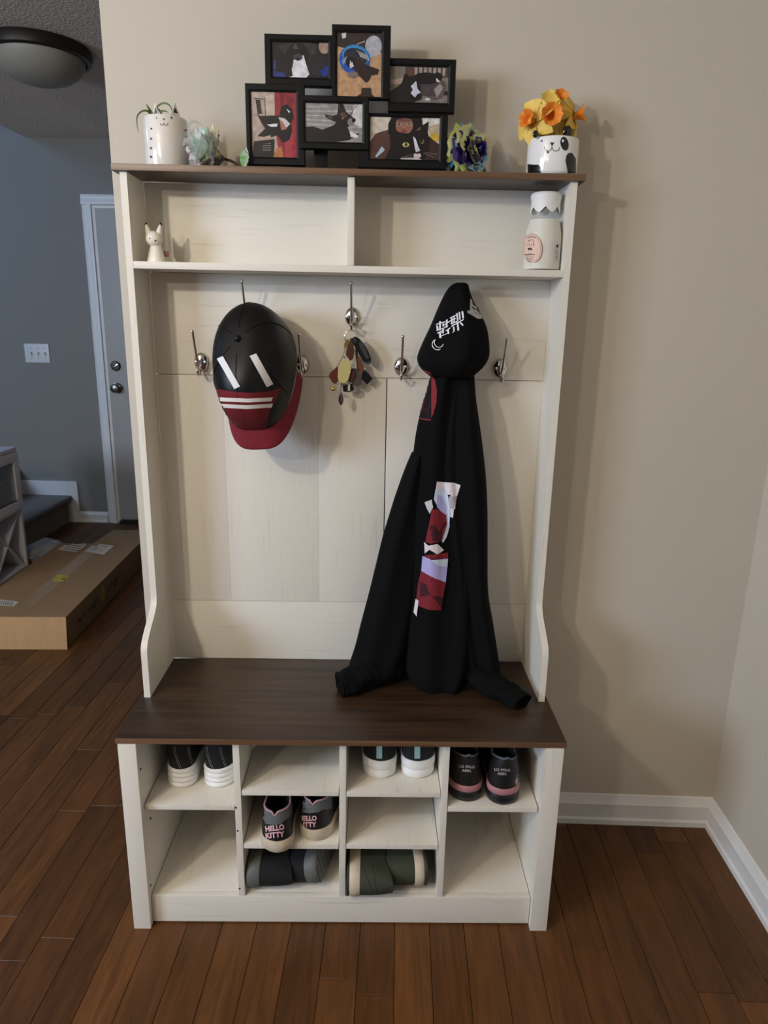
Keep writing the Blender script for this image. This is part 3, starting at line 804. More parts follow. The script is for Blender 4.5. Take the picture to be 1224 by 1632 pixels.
p.oval((899.5, 229), 6.4, 11.2, BLACK, -.18, 24, 3); p.oval((897, 224.5), 1.7, 2.3, WHITE, 0, 14)
p.oval((863.5, 224.6), 1.4, 1.6, BLACK, 0, 12)
p.poly([(876.5, 227), (883.5, 227.4), (879.6, 233.2)], BLACK)
p.line([(879.6, 233), (879.6, 236), (877, 240), (872.5, 240.5), (868.5, 238), (867.5, 234)], .9, BLACK, 2)
p.line([(879.8, 236), (882, 240), (886.5, 241), (890.5, 239), (891.5, 235)], .9, BLACK, 2)
p.oval((873, 242.3), 2.1, 2.3, BLACK, 0, 14)
p.build('painted_face', ink_gloss, 'black painted panda face')
p = Print([ppot], pp, .0004)
p.poly([(838, 261), (850, 262.5), (858, 262.5), (861.5, 266), (861.8, 275.5), (838, 275.5)], BLACK)
p.build('painted_paw', ink_gloss, 'black painted paw')
p = Print([ppot], pp, .0004)
p.poly([(901, 256), (903, 247), (907, 243.5), (912, 244), (917.5, 253), (917.5, 276), (905, 276), (903, 266)], BLACK)
p.build('painted_paw', ink_gloss, 'black painted paw')

pet_m = mat('daffodil_petal', lin(232, 196, 92), 0.6, var=0.12, vscale=60)
trm_m = mat('daffodil_trumpet', lin(232, 136, 38), 0.6, var=0.15, vscale=80)
stem_m = mat('flower_stem', lin(170, 160, 70), 0.6, var=0.15, vscale=60)
def facing(d, roll=0):
    d = Vector(d).normalized()
    q = d.to_track_quat('Z', 'Y').to_matrix()
    return q @ Matrix.Rotation(roll, 3, 'Z')
def daffodil(label, u, v, y, d, R, roll, droop=.25):
    c = at(u, v, 1, y)
    t = thing('daffodil', label, 'flower', c, (0, 0, 0), 'artificial daffodils in the panda planter')
    M = facing(d, roll)
    for k in range(6):
        vs = []; fs = []; nu, nv = 9, 6
        a0 = k*pi/3; zb = -.002 if k % 2 else .0005
        for i in range(nu):
            s = i/(nu-1)
            w = R*.36*(sin(pi*min(1, (s*.92+.08)))**.75)*(1 if s < .97 else .3)
            for j in range(nv):
                q = j/(nv-1)*2-1
                r = .006+R*s
                z = zb-droop*R*s*s+.10*R*sin(pi*s)*(q*q)*1.2+.03*R*sin(9*s+k*2)*q
                x, yv = r, q*w
                vs.append(M @ Vector((x*cos(a0)-yv*sin(a0), x*sin(a0)+yv*cos(a0), z)))
        n = len(vs)
        vs += [p_-M @ Vector((0, 0, .0008)) for p_ in vs]
        for i in range(nu-1):
            for j in range(nv-1):
                q = (i*nv+j, i*nv+j+1, (i+1)*nv+j+1, (i+1)*nv+j)
                fs += [q, tuple(x+n for x in q[::-1])]
        MB().add(vs, fs).build('petal', pet_m, t, ang=80)
    # ruffled trumpet
    vs = []; fs = []; seg = 36
    prof = [(.16, -.04), (.18, .15), (.21, .30), (.27, .42), (.40, .50)]
    for r, z in prof:
        for k in range(seg):
            a = 2*pi*k/seg; rr = R*r*(1+.14*(r-.2)*4*sin(a*9)*.5)
            vs.append(M @ Vector((rr*cos(a), rr*sin(a), R*z+R*.04*sin(a*6)*(r > .3))))
    for r, z in [(.35, .47), (.23, .38), (.18, .26), (.14, .05), (.02, .02)]:
        for k in range(seg):
            a = 2*pi*k/seg; rr = R*r*(1+.14*(r-.2)*2*sin(a*9)*.5)
            vs.append(M @ Vector((rr*cos(a), rr*sin(a), R*z)))
    m = 10
    for i in range(m-1):
        for k in range(seg): fs.append((i*seg+k, i*seg+(k+1) % seg, (i+1)*seg+(k+1) % seg, (i+1)*seg+k))
    MB().add(vs, fs).build('trumpet', trm_m, t, ang=70)
    end = Vector((pp.location.x, pp.location.y, TS+zr2-.024))-c
    dd = Vector(d).normalized()
    pts = catmull([tuple(-dd*.002), tuple(-dd*.02-Vector((0, 0, .006))), tuple(end*.55+Vector((0, .006, .004))), tuple(end+Vector((.3*dd.x*.04, .3*dd.y*.04, 0)))], 6)
    MB().tube(pts, .0028, 8).build('stem', stem_m, t)
daffodil('yellow daffodil facing forward, largest at centre of the panda planter', 876, 187, -.088, (-.05, -1, .0), .056, .52, .42)
daffodil('yellow daffodil topmost in the bunch above panda planter', 890, 163, -.066, (.15, -.75, .55), .040, .1, .3)
daffodil('orange daffodil leaning left over rim of panda planter', 848, 193, -.082, (-.8, -.7, .1), .046, .55, .35)
daffodil('daffodil seen in profile leaning right over panda planter', 914, 186, -.062, (.95, -.3, .25), .046, .5, .35)

# ------------------------------------------------------------------ shiny artificial roses lying on the shelf
petal_film = attr_mat('petal_film', .16, .8)
petal_film.node_tree.nodes['Principled BSDF'].inputs['Thin Film Thickness'].default_value = 380
petal_film.node_tree.nodes['Principled BSDF'].inputs['Metallic'].default_value = .25
def film_mat(name, cols, alpha=1.0, trans=0.0):
    m = bpy.data.materials.new(name); m.use_nodes = True
    nt = m.node_tree; N = nt.nodes; L = nt.links; b = N['Principled BSDF']
    tc = N.new('ShaderNodeTexCoord'); n = N.new('ShaderNodeTexNoise'); n.inputs['Scale'].default_value = 55; n.inputs['Detail'].default_value = 2
    L.new(tc.outputs['Object'], n.inputs['Vector'])
    r = N.new('ShaderNodeValToRGB')
    while len(r.color_ramp.elements) < len(cols): r.color_ramp.elements.new(.5)
    for i, c in enumerate(cols):
        r.color_ramp.elements[i].position = .3+.4*i/(len(cols)-1); r.color_ramp.elements[i].color = c
    L.new(n.outputs['Fac'], r.inputs['Fac']); L.new(r.outputs['Color'], b.inputs['Base Color'])
    b.inputs['Roughness'].default_value = .18; b.inputs['Metallic'].default_value = .35; b.inputs['Coat Weight'].default_value = .6
    b.inputs['Thin Film Thickness'].default_value = 420; b.inputs['Thin Film IOR'].default_value = 1.5
    b.inputs['Transmission Weight'].default_value = trans; b.inputs['Alpha'].default_value = alpha
    return m
pearl = film_mat('pearl_film', [lin(196, 220, 196), lin(232, 226, 190), lin(226, 206, 214), lin(186, 214, 206)], 0.86)
purple = film_mat('purple_film', [lin(58, 32, 96), lin(214, 214, 120), lin(40, 22, 72), lin(110, 190, 190), lin(70, 50, 130)])
def rose(t, c, d, R, rings, m, roll=0, cup=.55, rag=.08, seed=1, lim=None, inks=None):
    rr = random.Random(seed)
    M = facing(d, roll)
    for ri, (n, rad, h0, open_) in enumerate(rings):
        for k in range(n):
            a0 = 2*pi*(k+.5*(ri % 2))/n+rr.uniform(-.15, .15)
            vs = []; fs = []; nu, nv = 7, 7
            wspan = 2*pi/n*.72
            ph = rr.uniform(0, 6)
            for i in range(nu):
                s = i/(nu-1)
                for j in range(nv):
                    q = j/(nv-1)*2-1
                    e = 1-.22*q*q*s
                    r = R*(rad*.25+(rad*.75+open_*.35)*s**.8*e)
                    z = R*(h0+cup*(1-open_)*s*e+.05*sin(3*q+ph)*s-open_*.18*s*s)
                    a = a0+q*wspan*(.55+.45*s)
                    r *= 1+rag*sin(7*q+ph)*s
                    vs.append(M @ Vector((r*cos(a), r*sin(a), z)))
            if lim is not None:
                vs = [Vector((v.x, v.y, max(v.z, lim+.001*rr.random()))) for v in vs]
            N0 = len(vs); vs += [v*1.0+M @ Vector((0, 0, -.0007)) for v in vs]
            for i in range(nu-1):
                for j in range(nv-1):
                    q = (i*nv+j, i*nv+j+1, (i+1)*nv+j+1, (i+1)*nv+j)
                    fs += [q, tuple(x+N0 for x in q[::-1])]
            mb = MB().add(vs, fs)
            if inks:
                pal = inks[0]; edge = rr.choice(inks[1]); e2_ = rr.choice(inks[1])
                mb.c = []
                for q_ in range(len(fs)//2):
                    i_, j_ = q_//(nv-1), q_ % (nv-1)
                    cc_ = pal if i_ < 3 else (edge if (i_ == 5 or rr.random() < .45) else (e2_ if rr.random() < .3 else pal))
                    mb.c += [cc_, cc_]
            mb.build('petal', m, t, ang=80, xf=Matrix.Translation(c))
RINGS = [(3, .16, .12, .0), (4, .34, .06, .12), (5, .55, .02, .35), (6, .74, -.03, .62), (6, .9, -.10, .9)]
c0 = at(314, 236, 1, -.098)
fl1 = thing('pearly_rose', 'pale iridescent pearly artificial rose lying on left of top shelf', 'artificial flower', (c0.x, c0.y, TS))
cz = c0.z-TS
rose(fl1, Vector((.016, 0, cz)), (-.84, -.55, .16), .044, [(3, .2, .10, 0), (4, .42, -.02, .1), (5, .66, -.2, .22), (6, .84, -.42, .34), (6, .92, -.62, .5)], petal_film, .3, .95, .10, 3, lim=-cz+.0012, inks=(lin(222, 230, 222), [lin(240, 246, 238), lin(242, 230, 180), lin(236, 216, 226), lin(200, 234, 214)]))
bare = mat('brown_stem', lin(62, 46, 26), 0.6, var=0.2, vscale=60)
sepal = film_mat('sepal_film', [lin(196, 190, 130), lin(120, 100, 130), lin(206, 214, 170)])
q0 = at(336, 250, 1, -.09)-Vector(fl1.location); q1 = at(358, 252, 1, -.085)-Vector(fl1.location); q2 = at(386, 260, 1, -.095)-Vector(fl1.location)
q2.z = .003
MB().tube(catmull([tuple(q0-Vector((.02, 0, -.002))), tuple(q0), tuple((q0+q1)/2), tuple(q1)], 4), [.019]*3+[.021]*3+[.019]*2+[.016]*2+[.010, .006, .004], 12).build('calyx', sepal, fl1)
MB().tube(catmull([tuple(q1-Vector((.008, 0, 0))), tuple(q1*.6+q2*.4+Vector((0, 0, .001))), tuple(q2)], 6), .0028, 8).build('stem', bare, fl1)
def flat_leaf(t, base, tip, w, nrm, m, name='leaf'):
    base = Vector(base); tip = Vector(tip); ax = tip-base; sd = ax.normalized().cross(Vector(nrm)).normalized(); up = sd.cross(ax.normalized())
    vs = []; fs = []; n = 10
    for i in range(n):
        s = i/(n-1); ww = w*sin(pi*(.06+.9*s))**.8*(1+.12*(i % 2))
        c = base+ax*s
        vs += [c-sd*ww+up*w*.25, c, c+sd*ww+up*w*.25, c-up*.0008]
    for i in range(n-1):
        for k in range(4): fs.append((i*4+k, i*4+(k+1) % 4, (i+1)*4+(k+1) % 4, (i+1)*4+k))
    return MB().add(vs, fs).build(name, m, t, ang=70)
gleaf = film_mat('green_film', [lin(120, 196, 110), lin(214, 230, 206), lin(90, 150, 120)])
b0 = at(387, 261, 1, -.10)-Vector(fl1.location); b0.z = .002
flat_leaf(fl1, b0, at(391, 235, 1, -.10)-Vector(fl1.location), .009, (.3, -1, .1), gleaf)

c0 = at(759, 241, 1, -.09)
fl2 = thing('purple_rose', 'purple and yellow metallic artificial rose lying right of the photo collage', 'artificial flower', (c0.x, c0.y, TS))
cz = c0.z-TS
rose(fl2, Vector((-.006, 0, cz)), (.62, -.75, .08), .046, RINGS+[(7, .98, -.22, .98)], petal_film, .1, .55, .10, 5, lim=-cz+.0012, inks=(lin(44, 24, 84), [lin(196, 206, 110), lin(120, 176, 180), lin(70, 50, 130), lin(210, 214, 150)]))
q1 = at(745, 247, 1, -.082)-Vector(fl2.location); q2 = at(718, 258, 1, -.075)-Vector(fl2.location); q2.z = .006
MB().tube(catmull([tuple(q1+Vector((.012, 0, 0))), tuple((q1+q2)/2+Vector((0, 0, .002))), tuple(q2)], 6), .0026, 8).build('stem', bare, fl2)
for k, (u, v, w) in enumerate(((716, 250, .009), (712, 258, .008), (724, 252, .007), (722, 263, .007), (714, 265, .006))):
    a = q2+Vector((.002, -.001*k, .001)); b = at(u, v, 1, -.088-.003*k)-Vector(fl2.location); b.z = max(b.z, .003)
    flat_leaf(fl2, a, b, w, (.2*(k-2), -1, .3), purple)

# ------------------------------------------------------------------ figurine (plain stand-in) on the middle shelf
cream = mat('cream_vinyl', lin(228, 222, 206), 0.45)
fg0 = at(250, 415, 1, -.075)
fg = thing('cat_figurine', 'tiny cream animal figurine with dark ear tips on the middle shelf', 'figurine', (fg0.x, fg0.y, 1.5276))
H_ = (at(250, 372, 1, -.075).z-1.5275)
MB().lathe([(.004, .0003), (.021, .0004), (.0215, .004), (.019, .012), (.015, .026), (.0115, .038), (.008, .044)], 28, sy=.85).build('body', cream, fg, ang=60)
hd = MB().ball((-.002, -.004, H_-.012), .0185, .016, .0165, 22, 14).build('head', cream, fg)
def cone(c, d, r, h):
    return MB().tube(catmull([tuple(Vector(c)+Vector(d)*h*s) for s in (0, .35, .7, 1)], 3), [r, r*.97, r*.92, r*.86, r*.78, r*.68, r*.56, r*.44, r*.30, r*.06], 14)
for sx in (-1, 1):
    e_ = cone((-.002+sx*.010, -.002, H_-.004), (sx*.28, 0, 1), .0075, .024).build('ear', cream, fg)
    MB().ball((-.002+sx*.0162, -.002, H_+.017), .0028, .0026, .0055, 12, 10).build('ear_tip', ebk, fg)['label'] = 'black ear tip'
MB().box(.014, .026, .004, .008, .014, .026, .002).build('tail', mat('brown_vinyl', lin(120, 70, 44), 0.5), fg)['label'] = 'brown tail'
p = Print([hd], fg, .0003); p.oval((238.6, 380), 1.2, 1.5, BLACK, 0, 12); p.oval((247.8, 383.5), 1.2, 1.5, BLACK, 0, 12)
p.build('eyes', ink_gloss)

# ------------------------------------------------------------------ milk bottle candle
mb0 = at(862, 431, 1, -.062)
bo = thing('milk_bottle', 'milk bottle shaped glass filled with cream wax, pink oval label, on middle shelf', 'bottle', (mb0.x, mb0.y, 1.5276))
GL = bpy.data.materials.new('clear_glass'); GL.use_nodes = True
b_ = GL.node_tree.nodes['Principled BSDF']; b_.inputs['Alpha'].default_value = .10; b_.inputs['Roughness'].default_value = .03; b_.inputs['Coat Weight'].default_value = 1; b_.inputs['Base Color'].default_value = (.80, .82, .84, 1)
Hh = at(862, 316, 1, -.062).z-1.5276; R0 = .0435
PR = [(R0-.006, .0003), (R0-.001, .003), (R0, .009), (R0, Hh*.38), (R0*.985, Hh*.48), (R0*.92, Hh*.58), (R0*.80, Hh*.68), (R0*.70, Hh*.78), (R0*.66, Hh*.86), (R0*.68, Hh*.93)]
wax_m = mat('cream_wax', lin(226, 220, 204), 0.4, var=0.02)
wx = MB().lathe([(r-.0022, max(z, .003)) for r, z in PR[:7]]+[(R0*.76, Hh*.70)], 48).build('wax_fill', wax_m, bo, ang=50)
inner = [(r-.0018, max(z, .0022)) for r, z in PR]
gl = MB().lathe(PR+[(R0*.68-.002, Hh*.935)]+inner[::-1], 48, cap0=True, cap1=True).build('glass', GL, bo, ang=50)
# scalloped paper-like cap
cvs = []; cfs = []; seg = 64
for i, (r, z) in enumerate([(.002, Hh+.010), (R0*.70, Hh+.010), (R0*.77, Hh+.007), (R0*.79, Hh+.002), (R0*.74, Hh-.004), (R0*.735, Hh-.016), (R0*.76, Hh-.026)]):
    for k in range(seg):
        a = 2*pi*k/seg; zz = z
        if i == 6: zz += .0075*(1-abs(sin(a*3.5)))*1.6-.006
        cvs.append((r*cos(a), r*sin(a), zz))
for i in range(6):
    for k in range(seg): cfs.append((i*seg+k, i*seg+(k+1) % seg, (i+1)*seg+(k+1) % seg, (i+1)*seg+k))
MB().add(cvs, cfs).build('scalloped_cap', mat('white_cap', lin(232, 230, 226), 0.5), bo, ang=40)
p = Print([gl], bo, .0004)
PK = lin(226, 190, 172); GR = lin(96, 78, 72)
c = (848.5, 395.5); ro = -.06
p.oval(c, 15.6, 23.4, GR, ro, 36, 3); p.oval(c, 15.1, 22.9, PK, ro, 36, 3); p.oval(c, 13.4, 20.9, GR, ro, 36, 3); p.oval(c, 13.0, 20.5, PK, ro, 36, 3)
for q_ in range(5): p.line([(841.5+2.6*q_, 378.6-.9*sin(q_*.8)), (843.2+2.6*q_, 378.4-.9*sin(q_*.8))], 1.2, GR, 2)
for q_ in range(4): p.line([(840+3.6*q_, 388), (840.6+3.6*q_, 391.5)], .7, lin(150, 122, 112), 2)
p.line([(842, 385), (845, 383), (848, 381.5)], .7, GR); p.line([(850, 382), (851, 386), (850.5, 392)], .6, GR)
p.poly([(842, 395.4), (847.8, 395.2), (848.2, 399), (847, 399), (846.6, 397.5), (844.6, 397.5), (844.3, 399.2), (843.4, 399), (843, 397), (841.6, 396.8)], BLACK, 2)
p.line([(838, 405), (839, 407), (840.5, 404.6), (842, 406.8), (844, 404.4), (845, 407), (847, 404.2), (848.5, 406.6), (850.5, 405), (853, 406.4)], .7, GR, 2); p.line([(839.5, 409.4), (851, 409.6)], .7, GR)
p.line([(840, 412.4), (844, 412.6)], .9, GR, 2); p.line([(845.5, 412.7), (849.5, 412.6)], .9, GR, 2); p.line([(841, 415.8), (846.5, 416.2)], .8, GR, 2)
p.poly([(885, 392), (888.3, 388), (888.2, 395), (885.2, 394.6)], BLACK, 2)
for k in range(9): p.line([(884-.1*k, 398.5+2*k), (888-.1*k, 398.3+2*k)], .7, GR, 2)
p.build('label', ink_paper, 'pink oval label with dark lettering')

# ------------------------------------------------------------------ cap on the left upper hook
leather = mat('black_leatherette', (.0042, .0042, .0046, 1), 0.42, bump=0.05, bscale=500, spec=.28)
redm = mat('red_twill', lin(122, 22, 34), 0.75, bump=0.15, bscale=700)
TILT = radians(27)
cc = Vector((-.210, -.076, 1.305))
cap = thing('baseball_cap', 'black snapback cap with red brim and white patches hanging on hook', 'cap', cc)
wv = Vector((0, -cos(TILT), sin(TILT))); vv = Vector((0, -sin(TILT), -cos(TILT))); uv_ = Vector((1, 0, 0))
_y = Matrix.Rotation(radians(-12), 3, 'Z'); wv = _y @ wv; vv = _y @ vv; uv_ = _y @ uv_
_r = Matrix.Rotation(radians(5), 3, wv)
uv_ = _r @ uv_; vv = _r @ vv
CM = Matrix(((uv_.x, vv.x, wv.x, 0), (uv_.y, vv.y, wv.y, 0), (uv_.z, vv.z, wv.z, 0), (0, 0, 0, 1)))
A_, B_, Hc = .090, .134, .138
def cp_pt(ph, th, off=0):
    s = max(cos(th), 0)**.62; h = sin(th)**.92
    front = max(0, sin(ph))
    cx_ = cos(ph)
    if sin(ph) > 0: cx_ = math.copysign(abs(cx_)**(1-.38*sin(ph)*(1-th/(pi/2))), cx_)
    x = (A_+off)*cx_*s; y = (B_+off)*sin(ph)*s*(1+.06*front*sin(th))+.026*front**.8*s; z = (Hc+off)*h*(1+.05*front*cos(th))
    if sin(ph) < 0: z -= .012*(-sin(ph))*(1-h)
    return Vector((x, y, z))
vs = []; fs = []; seg = 72; rg = 18
for i in range(rg+1):
    th = pi/2*i/rg
    for k in range(seg): vs.append(CM @ cp_pt(2*pi*k/seg, th))
for i in range(rg):
    for k in range(seg): fs.append((i*seg+k, i*seg+(k+1) % seg, (i+1)*seg+(k+1) % seg, (i+1)*seg+k))
n0 = len(vs)
for i in range(rg+1):
    th = pi/2*i/rg
    for k in range(seg): vs.append(CM @ cp_pt(2*pi*k/seg, th, -.0022))
for i in range(rg):
    for k in range(seg): fs.append(tuple(n0+q for q in (i*seg+k, (i+1)*seg+k, (i+1)*seg+(k+1) % seg, i*seg+(k+1) % seg)))
for k in range(seg): fs.append((k, n0+k, n0+(k+1) % seg, (k+1) % seg))
crown = MB().add(vs, fs).build('crown', leather, cap, ang=60)
for k in range(6):
    ph = pi/2+k*pi/3
    MB().tube([tuple(CM @ cp_pt(ph, pi/2*t/20, .0004)) for t in range(1, 20)], .0014, 6, flat=.6).build('seam', leather, cap)
MB().ball(CM @ Vector((0, 0, Hc+.001)), .0075, .0075, .0075, 16, 10).build('button', leather, cap)
vs = []; fs = []; na, nb = 41, 10
for sgn in (0, 1):
    for i in range(na):
        ph = radians(4)+radians(172)*i/(na-1)
        base = cp_pt(ph, 0.0)
        for j in range(nb):
            s = j/(nb-1)
            ext = .036*(max(sin(ph), 0))**.55
            x = base.x*(1+.05*s); y = base.y+ext*s
            z = -.002-.016*s*sin(ph)*0-.014*(cos(ph)**2)*(1-.2*s)+.010-.034*s-.0028*sgn
            vs.append(CM @ Vector((x, y, z)))
M0 = na*nb
for i in range(na-1):
    for j in range(nb-1):
        q = (i*nb+j, i*nb+j+1, (i+1)*nb+j+1, (i+1)*nb+j)
        fs += [q, tuple(x+M0 for x in q[::-1])]
for i in range(na-1):
    for j in (0, nb-1): fs.append((i*nb+j, (i+1)*nb+j, (i+1)*nb+j+M0, i*nb+j+M0))
for j in range(nb-1):
    for i in (0, na-1): fs.append((i*nb+j, i*nb+j+1, i*nb+j+1+M0, i*nb+j+M0))
MB().add(vs, fs).build('brim', redm, cap, ang=50)['label'] = 'dark red flat brim'
p = Print([crown], cap, .0012); p.inc = .0004
RD = lin(112, 34, 40)
p.poly([(338, 618), (370, 624), (400, 626), (425, 624), (448, 618), (441, 634), (430, 652), (424, 676), (420, 700), (346, 700), (345, 668), (344, 636)], RD, 2.5)
for v0 in (633, 643): p.poly([(351, v0), (395, v0+2), (434, v0), (432, v0+6), (395, v0+8), (352, v0+6)], lin(226, 222, 216), 2.5)
p.poly([(347, 572), (356, 568), (383, 616), (374, 620)], lin(222, 222, 224), 4)
p.poly([(398, 568), (408, 564), (434, 612), (424, 617)], lin(222, 220, 220), 4)
p.build('appliques', ink_cloth, 'red panel with white stripes and two white slanted patches')

# ------------------------------------------------------------------ keys on the middle hook
hkp = Vector((.003, 0, 1.420))
def kp(u, v, y): return at(u, v, 1, y)-Vector(ky.location)
ky = thing('key_bunch', 'bunch of keys, black car fob and enamel charms on a split ring', 'keys', (.003, -.03, 1.395))
rc = kp(559.5, 537, -.030); rr_ = (at(570, 537, 1, -.03)-at(549.5, 537, 1, -.03)).length/2
ringpts = [(rc.x+rr_*cos(a), rc.y, rc.z+rr_*sin(a)) for a in [2*pi*k/36 for k in range(36)]]
MB().tube(ringpts, .0012, 8, closed=True).build('split_ring', chrome, ky)
def slab(name, pts, y, th, m, bev=True, lab=None, tilt=0.0, parent=None):
    P = [kp(u, v, y) for u, v in pts]
    poly = [(q.x, q.z) for q in P]
    a = P[0].y
    mb = MB().prism(poly, 1, a-th/2, a+th/2)
    o = mb.build(name, m, parent or ky, smooth=False)
    if bev:
        bm = bmesh.new(); bm.from_mesh(o.data)
        bmesh.ops.dissolve_limit(bm, angle_limit=.02, verts=bm.verts, edges=bm.edges)
        bmesh.ops.bevel(bm, geom=bm.edges[:], offset=min(.0008, th*.25), segments=2, affect='EDGES')
        bm.to_mesh(o.data); bm.free()
    if lab: o['label'] = lab
    return o
plast = mat('black_plastic', lin(20, 20, 22), 0.3, coat=0.3)
gold = mat('gold_metal', lin(206, 182, 110), 0.3, 0.9)
fob = slab('key_fob', [(560, 540), (566, 536), (572, 539), (580, 548), (587, 560), (592, 574), (586, 580), (579, 576), (571, 562), (563, 549)], -.036, .011, plast, True, 'black oval car key fob')
slab('fob_panel', [(573, 544), (578, 547), (584, 558), (589, 571), (584, 573), (577, 561), (572, 549)], -.0423, .0016, mat('dark_rubber', lin(44, 48, 40), .6), True, None, 0, fob)
slab('fob_trim', [(584.5, 576), (590, 574), (592.5, 577), (586.5, 581.5), (582, 578)], -.036, .0125, chrome, True, 'chrome end of the fob', 0, fob)
slab('fob_trim', [(562, 541), (566.5, 538), (568.5, 545), (566, 548)], -.037, .0125, chrome, True, 'chrome collar of the fob', 0, fob)
slab('leather_strap', [(559.5, 537), (563, 548), (565, 560), (563, 572), (558, 575), (551, 566), (552, 558), (556, 547)], -.040, .004, mat('brown_leather', lin(84, 40, 22), .45, var=.3, vscale=120), True, 'brown leather loop')
slab('copper_tag', [(570, 568), (575, 572), (580, 586), (579, 594), (574, 594), (570, 584)], -.034, .003, mat('copper', lin(150, 100, 78), .35, .7), True, 'coppery tag')
slab('enamel_charm', [(552, 541), (557, 541), (555, 552), (549, 558), (548, 549)], -.034, .003, gold, True, 'narrow gold charm')
charm = slab('enamel_charm', [(546, 573), (555, 574), (559, 579), (559, 592), (555, 606), (549, 611), (542, 609), (538, 602), (539, 588), (541, 578)], -.044, .0025, mat('cream_enamel', lin(214, 208, 150), .3, coat=.4), True, 'cream enamel charm')
slab('enamel_charm', [(531, 590), (538, 583), (540, 600), (538, 613), (530, 610), (524, 600), (526, 594)], -.038, .003, mat('red_enamel', lin(126, 64, 56), .3, .3, var=.4, vscale=200), True, 'reddish charm')
slab('enamel_charm', [(557, 590), (565, 584), (567, 600), (560, 610), (553, 606)], -.037, .003, mat('plum_enamel', lin(96, 66, 66), .3, .4, var=.3, vscale=200), True, 'plum charm')
slab('metal_tag', [(561, 588), (575, 592), (576, 612), (569, 617), (560, 610)], -.033, .002, mat('dull_pewter', lin(110, 102, 96), .4, .7), True, 'dull grey metal tag')
slab('plastic_tag', [(581, 589), (588, 596), (594, 604), (585, 613), (576, 604), (577, 592)], -.028, .003, plast, True, 'black plastic tag')
slab('enamel_charm', [(546, 615), (562, 611), (564, 622), (556, 625), (547, 624)], -.036, .003, plast, True, 'black enamel charm')
slab('charm_stripe', [(554.5, 613), (558, 612), (558, 622.5), (554, 623)], -.0382, .0012, mat('bone_enamel', lin(206, 204, 180), .4), False)
slab('key_blade', [(566, 556), (569, 556), (573, 580), (574, 592), (570, 593), (568, 578)], -.030, .002, steel, True, 'steel key')
slab('key_head', [(570, 580), (575, 579), (578, 584), (575, 589), (570, 588)], -.031, .003, chrome, True)
MB().tube([tuple(kp(u, v, -.036)) for u, v in ((552, 552), (547, 566), (542, 576), (538, 584))], .0009, 6).build('chain', chrome, ky)
MB().tube([tuple(kp(u, v, -.040)) for u, v in ((544, 611), (543, 618), (543, 625))], .0009, 6).build('chain', chrome, ky)
gd = kp(543.5, 635, -.042)
MB().lathe([(.0006, -.0165), (.0045, -.012), (.0062, -.006), (.006, 0), (.004, .009), (.0018, .015)], 8, tuple(gd), sy=.6).build('gem_drop', mat('purple_gem', lin(70, 46, 62), .1, .2, coat=1.0), ky, smooth=False)['label'] = 'dark purple teardrop gem'
MB().ball(kp(531, 620, -.040), .0065, .003, .005, 12, 8).build('gold_bead', gold, ky)
for u, v in ((549, 569), (538, 611), (563, 586), (552, 611)):
    MB().ball(kp(u, v, -.043), .0035, .0025, .0032, 10, 8).build('bead', chrome, ky)
# ------------------------------------------------------------------ black hoodie hanging on the right upper hook, its sleeves resting on the bench
cloth = mat('black_fleece', (.0042, .0042, .0046, 1), 0.95, bump=0.12, bscale=350, spec=0.12)
hz = thing('hoodie', 'black hooded sweatshirt with colourful print hanging on right hook, sleeves resting on bench', 'hoodie', (at(720, 455, 1, -.05).x, -.03, HB))
bpy.context.view_layer.update()
HO = Vector(hz.location)
def cloth_tube(name, st, folds, seg=56, sub=7, noise=.0012, seed=1, ex=.8, cap=True, zmin=None):
    """st: (uLeft, uRight, v, y centre, half depth, roll) stations seen in the photograph, folds: (count, size, phase, twist)"""
    rr = random.Random(seed)
    S = catmull([tuple(q)+((0,) if len(q) == 5 else ()) for q in st], sub)
    n = len(S); vs = []; fs = []
    for i, (ul, ur, v, yc, hd, tl) in enumerate(S):
        L_ = at(ul, v+tl, 1, yc); R_ = at(ur, v-tl, 1, yc)
        c = (L_+R_)/2; hx = (R_-L_)/2
        tt = i/(n-1)
        for k in range(seg):
            a = 2*pi*k/seg
            ca, sa = cos(a), sin(a)
            ca2 = math.copysign(abs(ca)**ex, ca); sa2 = math.copysign(abs(sa)**ex, sa)
            f = 1.0
            for m, amp, ph, tw in folds: f += amp*cos(m*a+ph+tw*tt)*(abs(sa)**1.2)
            p = c+hx*ca2+Vector((0, -1, 0))*hd*sa2*f
            p += Vector((0, 1, 0))*noise*rr.uniform(-1, 1)*0.3
            if p.y > -.0008: p.y = -.0008-.0004*abs(ca)
            if zmin is not None and p.z < zmin: p.z = zmin+.0003*rr.random()
            vs.append(p-HO)
    for i in range(n-1):
        for k in range(seg): fs.append((i*seg+k, i*seg+(k+1) % seg, (i+1)*seg+(k+1) % seg, (i+1)*seg+k))
    if cap:
        for e, base in ((0, 0), (1, (n-1)*seg)):
            c = sum((vs[base+k] for k in range(seg)), Vector())/seg; vs.append(c); ci = len(vs)-1
            for k in range(seg):
                q = (base+k, base+(k+1) % seg, ci); fs.append(q if e else q[::-1])
    return MB().add(vs, fs).build(name, cloth, hz, ang=80)
